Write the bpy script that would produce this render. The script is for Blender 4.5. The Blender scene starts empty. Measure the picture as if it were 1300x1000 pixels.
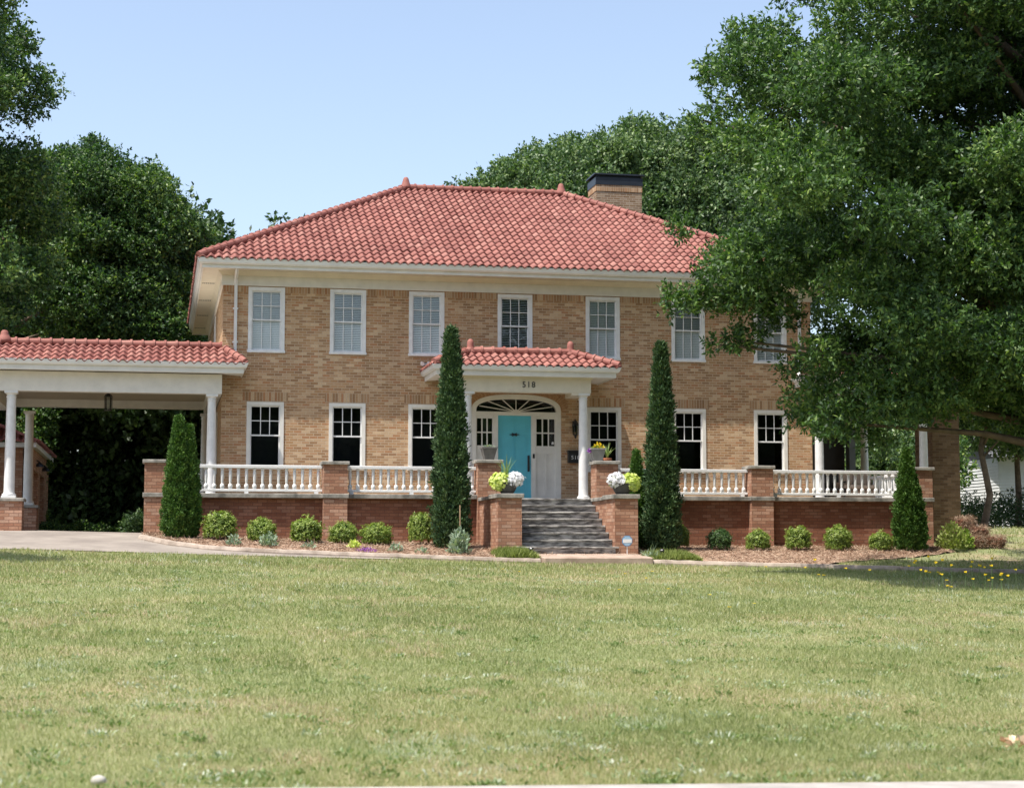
import bpy, bmesh, math, random
import numpy as np
from mathutils import Vector, Matrix
R = math.radians
rng = np.random.default_rng(11)
random.seed(5)
S = bpy.context.scene
COL = S.collection

# ---------------------------------------------------------------- camera
cd = bpy.data.cameras.new('camera'); cam = bpy.data.objects.new('camera', cd); COL.objects.link(cam)
cam.location = (-1.602, -47.266, 0.12)
cam.rotation_euler = (R(90 + 5.158), 0, R(-11.293))
cd.sensor_width = 36; cd.lens = 2246.8 / 1300 * 36
cd.clip_end = 3000
cd.dof.use_dof = True; cd.dof.focus_distance = 44.0; cd.dof.aperture_fstop = 2.8
S.camera = cam
# ---------------------------------------------------------------- light
SUN = Vector((-1.93, -1.0, 4.6)).normalized()
w = bpy.data.worlds.new('World'); S.world = w; w.use_nodes = True
nt = w.node_tree; bg = nt.nodes['Background']; sky = nt.nodes.new('ShaderNodeTexSky')
sky.sky_type = 'NISHITA'; sky.sun_disc = False
sky.sun_elevation = math.asin(SUN.z); sky.sun_rotation = math.atan2(SUN.x, SUN.y)
sky.air_density = 1.0; sky.dust_density = 2.2; sky.ozone_density = 1.0; sky.altitude = 100
hs = nt.nodes.new('ShaderNodeHueSaturation'); hs.inputs['Saturation'].default_value = .86; nt.links.new(sky.outputs[0], hs.inputs['Color']); nt.links.new(hs.outputs[0], bg.inputs[0]); bg.inputs[1].default_value = 0.14
sd = bpy.data.lights.new('sun', 'SUN'); sun = bpy.data.objects.new('sun', sd); COL.objects.link(sun)
sd.energy = 4.0; sd.angle = R(0.53); sd.color = (1.0, 0.95, 0.87)
sun.rotation_euler = SUN.to_track_quat('Z', 'Y').to_euler(); sun.location = (-20, -20, 40)
S.view_settings.view_transform = 'Standard'; S.view_settings.look = 'None'
S.view_settings.exposure = 0.82; S.view_settings.gamma = 1

# ---------------------------------------------------------------- tagging / linking
def tag(o, label=None, cat=None, group=None, kind=None):
    if label: o['label'] = label
    if cat: o['category'] = cat
    if group: o['group'] = group
    if kind: o['kind'] = kind
    return o
def empty(name, loc, label=None, cat=None, group=None):
    o = bpy.data.objects.new(name, None); COL.objects.link(o); o.location = loc
    o.empty_display_size = .2
    return tag(o, label, cat, group)
def rootloc(p):
    l = Vector((0, 0, 0))
    while p is not None: l = l + p.location; p = p.parent
    return l
def box_uv(me):
    uvl = me.uv_layers.new(name='UVMap') if not me.uv_layers else me.uv_layers[0]
    n = len(me.loops); uv = np.empty(n * 2)
    co = np.empty(len(me.vertices) * 3); me.vertices.foreach_get('co', co); co = co.reshape(-1, 3)
    vi = np.empty(n, int); me.loops.foreach_get('vertex_index', vi)
    nor = np.empty(len(me.polygons) * 3); me.polygons.foreach_get('normal', nor); nor = np.abs(nor.reshape(-1, 3))
    tot = np.empty(len(me.polygons), int); me.polygons.foreach_get('loop_total', tot)
    ax = np.argmax(nor * [1.0, 1.0, .999], axis=1); la = np.repeat(ax, tot); P = co[vi]
    u = np.where(la == 0, P[:, 1], P[:, 0]); v = np.where(la == 2, P[:, 1], P[:, 2])
    uv = np.stack([u, v], 1).ravel(); uvl.data.foreach_set('uv', uv)
def mobj(name, me, mat, parent=None, smooth=False, uv=True, world=True):
    """link a mesh given in world coordinates as ONE object"""
    if uv: box_uv(me)
    if parent is not None and world:
        me.transform(Matrix.Translation(-rootloc(parent)))
    if mat is not None: me.materials.append(mat)
    if smooth: me.shade_smooth()
    o = bpy.data.objects.new(name, me); COL.objects.link(o)
    if parent is not None: o.parent = parent
    return o
class B:
    """bmesh collector"""
    def __init__(s): s.bm = bmesh.new()
    def box(s, x0, x1, y0, y1, z0, z1, bev=0):
        r = bmesh.ops.create_cube(s.bm, size=1)
        for v in r['verts']:
            v.co = Vector(((x0 + x1) / 2 + v.co.x * (x1 - x0), (y0 + y1) / 2 + v.co.y * (y1 - y0), (z0 + z1) / 2 + v.co.z * (z1 - z0)))
        if bev:
            es = {e for v in r['verts'] for e in v.link_edges}
            bmesh.ops.bevel(s.bm, geom=list(es), offset=bev, segments=1, affect='EDGES')
        return s
    def poly(s, pts, flip=False):
        vs = [s.bm.verts.new(p) for p in pts]
        s.bm.faces.new(vs[::-1] if flip else vs); return s
    def lathe(s, c, prof, n=16, sx=1, sy=1, phase=0):
        rings = []
        for r, z in prof:
            rings.append([s.bm.verts.new((c[0] + r * sx * math.cos(phase + 2 * math.pi * k / n), c[1] + r * sy * math.sin(phase + 2 * math.pi * k / n), c[2] + z)) for k in range(n)])
        for a, b in zip(rings, rings[1:]):
            for k in range(n):
                s.bm.faces.new((a[k], a[(k + 1) % n], b[(k + 1) % n], b[k]))
        if prof[0][0] > 1e-4: s.bm.faces.new(rings[0][::-1])
        if prof[-1][0] > 1e-4: s.bm.faces.new(rings[-1])
        return s
    def tube(s, pts, rad, n=8):
        pts = [Vector(p) for p in pts]
        if not hasattr(rad, '__len__'): rad = [rad] * len(pts)
        rings = []; up = Vector((0.13, 0.21, 0.97))
        for i, p in enumerate(pts):
            d = (pts[min(i + 1, len(pts) - 1)] - pts[max(i - 1, 0)]).normalized()
            a = d.cross(up)
            if a.length < .1: a = d.cross(Vector((1, 0, 0)))
            a.normalize(); b = d.cross(a)
            rings.append([s.bm.verts.new(p + (a * math.cos(2 * math.pi * k / n) + b * math.sin(2 * math.pi * k / n)) * rad[i]) for k in range(n)])
        for a, b in zip(rings, rings[1:]):
            for k in range(n): s.bm.faces.new((a[k], a[(k + 1) % n], b[(k + 1) % n], b[k]))
        s.bm.faces.new(rings[0][::-1]); s.bm.faces.new(rings[-1]); return s
    def ring(s, x0, x1, y0, y1, prof, sides=(1, 1, 1, 1)):
        """sweep closed profile [(outward offset, z)] round a rectangle with mitred corners; sides = front,right,back,left"""
        cs = [(x0, y0, -1, -1), (x1, y0, 1, -1), (x1, y1, 1, 1), (x0, y1, -1, 1)]
        V = [[s.bm.verts.new((cx + dx * o, cy + dy * o, z)) for o, z in prof] for cx, cy, dx, dy in cs]
        n = len(prof)
        for k in range(4):
            if not sides[k]: continue
            a, b = V[k], V[(k + 1) % 4]
            for i in range(n):
                s.bm.faces.new((a[i], b[i], b[(i + 1) % n], a[(i + 1) % n]))
            if not sides[(k - 1) % 4]: s.bm.faces.new(a)
            if not sides[(k + 1) % 4]: s.bm.faces.new(b[::-1])
        return s
    def mesh(s, name, recalc=True):
        if recalc: bmesh.ops.recalc_face_normals(s.bm, faces=s.bm.faces)
        me = bpy.data.meshes.new(name); s.bm.to_mesh(me); s.bm.free(); return me
    def obj(s, name, mat, parent=None, smooth=False, recalc=True):
        return mobj(name, s.mesh(name, recalc), mat, parent, smooth)
def copy_tree(o, parent=None):
    c = o.copy(); COL.objects.link(c); c.parent = parent
    for ch in o.children: copy_tree(ch, c)
    return c

# ---------------------------------------------------------------- materials
def newmat(name):
    m = bpy.data.materials.new(name); m.use_nodes = True
    return m, m.node_tree, m.node_tree.nodes['Principled BSDF']
def N(nt, t, **k):
    n = nt.nodes.new(t)
    for a, b in k.items(): setattr(n, a, b)
    return n
def ramp(nt, stops, interp='LINEAR'):
    r = N(nt, 'ShaderNodeValToRGB'); cr = r.color_ramp; cr.interpolation = interp
    while len(cr.elements) < len(stops): cr.elements.new(.5)
    for e, (p, c) in zip(cr.elements, stops): e.position = p; e.color = (*c, 1)
    return r
def math_(nt, op, a, b=None, c=None):
    n = N(nt, 'ShaderNodeMath', operation=op)
    for i, v in enumerate((a, b, c)):
        if v is None: continue
        if isinstance(v, (int, float)): n.inputs[i].default_value = v
        else: nt.links.new(v, n.inputs[i])
    return n.outputs[0]
def mixc(nt, f, a, b, mode='MIX'):
    n = N(nt, 'ShaderNodeMix', data_type='RGBA', blend_type=mode)
    for i, v in ((0, f), (6, a), (7, b)):
        if isinstance(v, (int, float)): n.inputs[i].default_value = v
        elif isinstance(v, tuple): n.inputs[i].default_value = (*v, 1)
        else: nt.links.new(v, n.inputs[i])
    return n.outputs[2]
def noise(nt, scale, detail=4, rough=.6, vec=None):
    n = N(nt, 'ShaderNodeTexNoise'); n.inputs['Scale'].default_value = scale; n.inputs['Detail'].default_value = detail; n.inputs['Roughness'].default_value = rough
    if vec is not None: nt.links.new(vec, n.inputs['Vector'])
    return n
def bump(nt, b, h, strength=.3, dist=.01):
    n = N(nt, 'ShaderNodeBump'); n.inputs['Strength'].default_value = strength; n.inputs['Distance'].default_value = dist
    nt.links.new(h, n.inputs['Height']); nt.links.new(n.outputs[0], b.inputs['Normal'])
def plain(name, c, rough=.6, var=.12, scale=6, metal=0, bmp=0, c2=None, detail=5, lo=.35, hi=.65, stretch=None):
    m, nt, b = newmat(name); geo = N(nt, 'ShaderNodeTexCoord'); vec = geo.outputs['Object']
    if stretch: mp = N(nt, 'ShaderNodeMapping'); mp.inputs['Scale'].default_value = stretch; nt.links.new(vec, mp.inputs[0]); vec = mp.outputs[0]
    n = noise(nt, scale, detail, .6, vec)
    c2 = c2 or tuple(x * (1 - var * 2) for x in c)
    r = ramp(nt, [(lo, c2), (hi, c)]); nt.links.new(n.outputs[0], r.inputs[0]); nt.links.new(r.outputs[0], b.inputs['Base Color'])
    b.inputs['Roughness'].default_value = rough; b.inputs['Metallic'].default_value = metal
    if bmp:
        n2 = noise(nt, scale * 8, 4, .6, geo.outputs['Object']); bump(nt, b, n2.outputs[0], bmp, .01)
    return m
def brick(name, cols, mortar, w=.235, h=.0765, mort=.011, vertical=False, blot=.3):
    m, nt, b = newmat(name); uv = N(nt, 'ShaderNodeUVMap'); sep = N(nt, 'ShaderNodeSeparateXYZ'); nt.links.new(uv.outputs[0], sep.inputs[0])
    x, y = sep.outputs[0], sep.outputs[1]
    if vertical: x, y = y, x; w, h = .26, .077
    row = math_(nt, 'FLOOR', math_(nt, 'DIVIDE', y, h))
    odd = math_(nt, 'FLOORED_MODULO', row, 2.0)
    xo = math_(nt, 'ADD', math_(nt, 'DIVIDE', x, w), math_(nt, 'MULTIPLY', odd, .0 if vertical else .5))
    col = math_(nt, 'FLOOR', xo)
    cmb = N(nt, 'ShaderNodeCombineXYZ'); nt.links.new(col, cmb.inputs[0]); nt.links.new(row, cmb.inputs[1])
    wn = N(nt, 'ShaderNodeTexWhiteNoise', noise_dimensions='2D'); nt.links.new(cmb.outputs[0], wn.inputs[0])
    k = len(cols); r = ramp(nt, [(i / k, c) for i, c in enumerate(cols)], 'CONSTANT'); nt.links.new(wn.outputs['Value'], r.inputs[0])
    tc = N(nt, 'ShaderNodeTexCoord')
    mpn = N(nt, 'ShaderNodeMapping'); mpn.inputs['Scale'].default_value = (1.7, 1.7, .45); nt.links.new(tc.outputs['Object'], mpn.inputs[0]); nb = noise(nt, .55, 5, .65, mpn.outputs[0]); rb = ramp(nt, [(.3, (1 - blot,) * 3), (.7, (1 + blot * .45,) * 3)]); nt.links.new(nb.outputs[0], rb.inputs[0])
    nf = noise(nt, 45, 3, .6, tc.outputs['Object']); rf = ramp(nt, [(.3, (.78,) * 3), (.7, (1.12,) * 3)]); nt.links.new(nf.outputs[0], rf.inputs[0])
    c1 = mixc(nt, 1.0, r.outputs[0], rb.outputs[0], 'MULTIPLY'); c1 = mixc(nt, 1.0, c1, rf.outputs[0], 'MULTIPLY')
    fy = math_(nt, 'FRACT', math_(nt, 'DIVIDE', y, h)); fx = math_(nt, 'FRACT', xo)
    my = math_(nt, 'GREATER_THAN', math_(nt, 'ABSOLUTE', math_(nt, 'SUBTRACT', fy, .5)), .5 - mort / h / 2)
    mx = math_(nt, 'GREATER_THAN', math_(nt, 'ABSOLUTE', math_(nt, 'SUBTRACT', fx, .5)), .5 - mort / w / 2)
    mm = math_(nt, 'MAXIMUM', mx, my)
    out = mixc(nt, mm, c1, mortar); nt.links.new(out, b.inputs['Base Color']); b.inputs['Roughness'].default_value = .88
    b.inputs['Specular IOR Level'].default_value = .25
    inv = math_(nt, 'SUBTRACT', 1.0, mm); hh = math_(nt, 'ADD', inv, math_(nt, 'MULTIPLY', nf.outputs[0], .35)); bump(nt, b, hh, .6, .012)
    return m
M = {}
tan = [(.41, .25, .135), (.47, .295, .165), (.35, .205, .11), (.55, .365, .215), (.47, .285, .15), (.35, .20, .10), (.48, .285, .155), (.59, .41, .25), (.43, .25, .125), (.44, .225, .11)]
M['brick'] = brick('tan_brick', tan, (.52, .41, .29), w=.212, h=.0722, mort=.012, blot=.22)
M['soldier'] = brick('tan_soldier_brick', [tuple(.9 * v for v in c) for c in tan], (.46, .37, .27), vertical=True)
red = [(.41, .215, .135), (.46, .26, .17), (.37, .185, .115), (.51, .305, .21), (.43, .235, .15), (.33, .16, .10), (.46, .285, .20), (.39, .20, .125)]
M['redbrick'] = brick('red_brick', red, (.22, .12, .08), w=.235, h=.0815, mort=.013, blot=.22)
M['panelbrick'] = brick('shade_deepened_red_brick', [(v[0] * .64, v[1] * .52, v[2] * .48) for v in red], (.13, .065, .045), w=.235, h=.0815, mort=.012, blot=.2)  # redder than the piers, with the edge stone's shade put into the colour
M['chimbrick'] = brick('chimney_brick', [(v[0] * .62, v[1] * .68, v[2] * .78) for v in tan], (.40, .34, .26), w=.212, h=.0722, mort=.014, blot=.2)
M['brownbrick'] = brick('brown_brick', [(.21, .13, .075), (.26, .165, .10), (.17, .10, .06), (.30, .195, .12), (.23, .14, .08)], (.22, .17, .12))
M['cream'] = plain('cream_paint', (.73, .70, .64), .5, .08, 3, lo=.25)
M['white'] = plain('white_paint', (.76, .755, .74), .45, .09, 5, lo=.25)
M['bouncecream'] = plain('bounce_tinted_cream', (.70, .64, .52), .55, .05, 3)  # cream with the yellow of bounced light put into the colour
M['gutter'] = plain('gutter_metal', (.78, .78, .77), .35, .05, 3)
M['stone'] = plain('weathered_stone', (.37, .345, .30), .85, .3, 3.5, bmp=.4, c2=(.12, .115, .10))
M['step'] = plain('weathered_step', (.39, .37, .34), .85, .3, 4.5, bmp=.4, c2=(.075, .07, .065), lo=.40, hi=.62, stretch=(.9, 3, 4.5))
M['concrete'] = plain('concrete', (.45, .40, .34), .85, .15, 1.2, bmp=.3)
M['kerb'] = plain('kerb_concrete', (.46, .38, .31), .9, .2, 3, bmp=.4, c2=(.24, .19, .15))
M['teal'] = plain('teal_paint', (.11, .50, .62), .4, .04, 3)
M['black'] = plain('black_metal', (.02, .02, .022), .35, .1, 8)
M['navy'] = plain('chimney_metal', (.022, .028, .04), .4, .15, 4)
M['dark'] = plain('unlit_interior', (.02, .02, .02), .8, .1, 3)  # darkness of unlit rooms put into a near-black colour
M['grey'] = plain('grey_planter', (.17, .16, .15), .6, .15, 8, bmp=.2)
M['darkgrey'] = plain('dark_planter', (.075, .072, .068), .6, .2, 8, bmp=.2)
M['lightgrey'] = plain('light_grey_planter', (.27, .26, .25), .6, .1, 8, bmp=.1)
M['terracotta'] = plain('terracotta', (.45, .16, .08), .8, .1, 8)
M['blind'] = plain('blind', (.86, .86, .84), .6, .03, 3)
M['greycol'] = plain('grey_paint', (.16, .165, .165), .6, .1, 3)
M['bark'] = plain('bark', (.16, .115, .08), .95, .25, 5, bmp=.8)
M['soil'] = plain('soil', (.05, .035, .025), .95, .2, 20)
M['bale'] = plain('pine_straw_bale', (.30, .13, .075), .95, .3, 12, bmp=1, c2=(.12, .05, .03))
M['wicker'] = plain('tan_fabric', (.42, .28, .19), .85, .15, 20)
M['siding'] = plain('white_siding', (.62, .63, .62), .6, .05, 2)
# glass
def glass(name, tint=.02):
    m, nt, b = newmat(name); out = nt.nodes['Material Output']; nt.nodes.remove(b)
    g = N(nt, 'ShaderNodeBsdfGlossy'); g.inputs['Roughness'].default_value = .015
    t = N(nt, 'ShaderNodeBsdfTransparent'); t.inputs[0].default_value = (.80, .84, .84, 1)
    f = N(nt, 'ShaderNodeFresnel'); f.inputs[0].default_value = 1.5
    geo = N(nt, 'ShaderNodeTexCoord'); n = noise(nt, 1.3, 2, .5, geo.outputs['Object']); bp = N(nt, 'ShaderNodeBump'); bp.inputs['Strength'].default_value = .06; bp.inputs['Distance'].default_value = .05
    nt.links.new(n.outputs[0], bp.inputs['Height']); nt.links.new(bp.outputs[0], g.inputs['Normal'])
    x = N(nt, 'ShaderNodeMixShader'); nt.links.new(math_(nt, 'ADD', f.outputs[0], tint), x.inputs[0]); nt.links.new(t.outputs[0], x.inputs[1]); nt.links.new(g.outputs[0], x.inputs[2]); nt.links.new(x.outputs[0], out.inputs[0])
    return m
M['glass'] = glass('window_glass')
M['glassup'] = glass('upper_window_glass', .05)
def attrmat(name, stops, rough=.6, trans=0.0, spec=.5, patch=None, tcol=None):
    """colour by per-piece random attribute 'rnd' (tone differs from piece to piece)"""
    m, nt, b = newmat(name); a = N(nt, 'ShaderNodeAttribute', attribute_name='rnd'); r = ramp(nt, stops); nt.links.new(a.outputs['Fac'], r.inputs[0])
    c = r.outputs[0]
    if patch:
        tc = N(nt, 'ShaderNodeTexCoord'); n = noise(nt, patch[0], 3, .6, tc.outputs['Object']); rr = ramp(nt, [(.35, patch[1]), (.65, (1, 1, 1))]); nt.links.new(n.outputs[0], rr.inputs[0]); c = mixc(nt, 1.0, c, rr.outputs[0], 'MULTIPLY')
    nt.links.new(c, b.inputs['Base Color']); b.inputs['Roughness'].default_value = rough; b.inputs['Specular IOR Level'].default_value = spec
    if trans:
        out = nt.nodes['Material Output']; t = N(nt, 'ShaderNodeBsdfTranslucent'); x = N(nt, 'ShaderNodeMixShader'); x.inputs[0].default_value = trans
        cc = mixc(nt, 1.0, c, tcol or (1.0, 1.25, .45), 'MULTIPLY'); nt.links.new(cc, t.inputs[0])
        nt.links.new(b.outputs[0], x.inputs[1]); nt.links.new(t.outputs[0], x.inputs[2]); nt.links.new(x.outputs[0], out.inputs[0])
    return m
M['tile'] = attrmat('clay_roof_tile', [(0, (.25, .082, .064)), (.3, (.29, .103, .08)), (.8, (.325, .125, .098)), (1, (.37, .165, .13))], .75, patch=(.8, (.82, .80, .80)))
M['tiledark'] = plain('roof_underlay', (.05, .025, .02), .9, .1, 3)
M['oakleaf'] = attrmat('oak_leaf', [(0, (.022, .052, .018)), (.4, (.062, .128, .036)), (.7, (.12, .205, .054)), (1, (.26, .35, .10))], .50, .32, .42)  # wide tone spread puts glossy flecks and dark gaps into the leaf colour
M['leafa'] = attrmat('tree_leaf', [(0, (.014, .038, .014)), (.35, (.055, .12, .033)), (.7, (.135, .22, .055)), (1, (.30, .37, .09))], .5, .28, .4, patch=(.35, (.7, .8, .8)))
M['leafb'] = attrmat('far_tree_leaf', [(0, (.028, .062, .024)), (.45, (.105, .175, .065)), (1, (.28, .35, .14))], .5, .25, .4, patch=(.35, (.75, .85, .85)))
M['leafdark'] = attrmat('undergrowth_leaf', [(0, (.02, .045, .015)), (.5, (.045, .085, .028)), (1, (.10, .16, .05))], .5, .25, .4)
M['cypress'] = attrmat('cypress_foliage', [(0, (.022, .050, .022)), (.5, (.052, .100, .040)), (.9, (.105, .165, .06)), (1, (.20, .20, .10))], .7, .12, .25)
M['arbor'] = attrmat('arborvitae_foliage', [(0, (.03, .075, .015)), (.5, (.065, .14, .025)), (1, (.14, .23, .045))], .65, .15, .3)
M['box'] = attrmat('boxwood_leaf', [(0, (.10, .16, .03)), (.5, (.21, .29, .055)), (1, (.42, .47, .14))], .45, .35, .4)
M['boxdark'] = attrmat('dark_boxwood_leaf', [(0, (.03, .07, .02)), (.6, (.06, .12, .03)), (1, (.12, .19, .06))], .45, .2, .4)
M['silver'] = attrmat('silver_leaf', [(0, (.18, .25, .17)), (1, (.42, .50, .38))], .7, .2, .2)
M['lime'] = attrmat('lime_leaf', [(0, (.42, .50, .06)), (1, (.78, .82, .32))], .5, .35, .3)
M['petunia'] = attrmat('white_petal', [(0, (.80, .80, .84)), (1, (.92, .92, .92))], .6, .45, .2, tcol=(1, 1, 1))
M['yellow'] = attrmat('yellow_petal', [(0, (.75, .50, .02)), (1, (.85, .70, .06))], .6, .3, .2, tcol=(1, 1, .6))
M['purple'] = attrmat('purple_petal', [(0, (.22, .06, .35)), (1, (.45, .20, .55))], .6, .3, .2, tcol=(1, 1, 1))
M['spike'] = attrmat('spiky_grass_leaf', [(0, (.13, .22, .07)), (1, (.35, .42, .18))], .5, .25, .3)
M['reed'] = attrmat('purple_spiky_leaf', [(0, (.10, .05, .06)), (1, (.30, .28, .20))], .5, .2, .3)
M['grass'] = attrmat('grass_blade', [(0, (.14, .17, .065)), (.28, (.25, .28, .115)), (.52, (.355, .36, .175)), (.72, (.45, .425, .24)), (.84, (.54, .46, .30)), (.92, (.36, .24, .16)), (1, (.52, .55, .47))], .6, .3, .35)
M['liriope'] = attrmat('low_grass_leaf', [(0, (.14, .18, .04)), (1, (.34, .38, .12))], .6, .3, .3)
M['straw'] = attrmat('pine_straw', [(0, (.19, .115, .075)), (.6, (.36, .245, .17)), (1, (.53, .42, .31))], .8, 0, .2)
M['dryleaf'] = attrmat('dry_leaf', [(0, (.42, .26, .15)), (1, (.78, .64, .46))], .7, .2, .2, tcol=(1, .8, .5))
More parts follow.
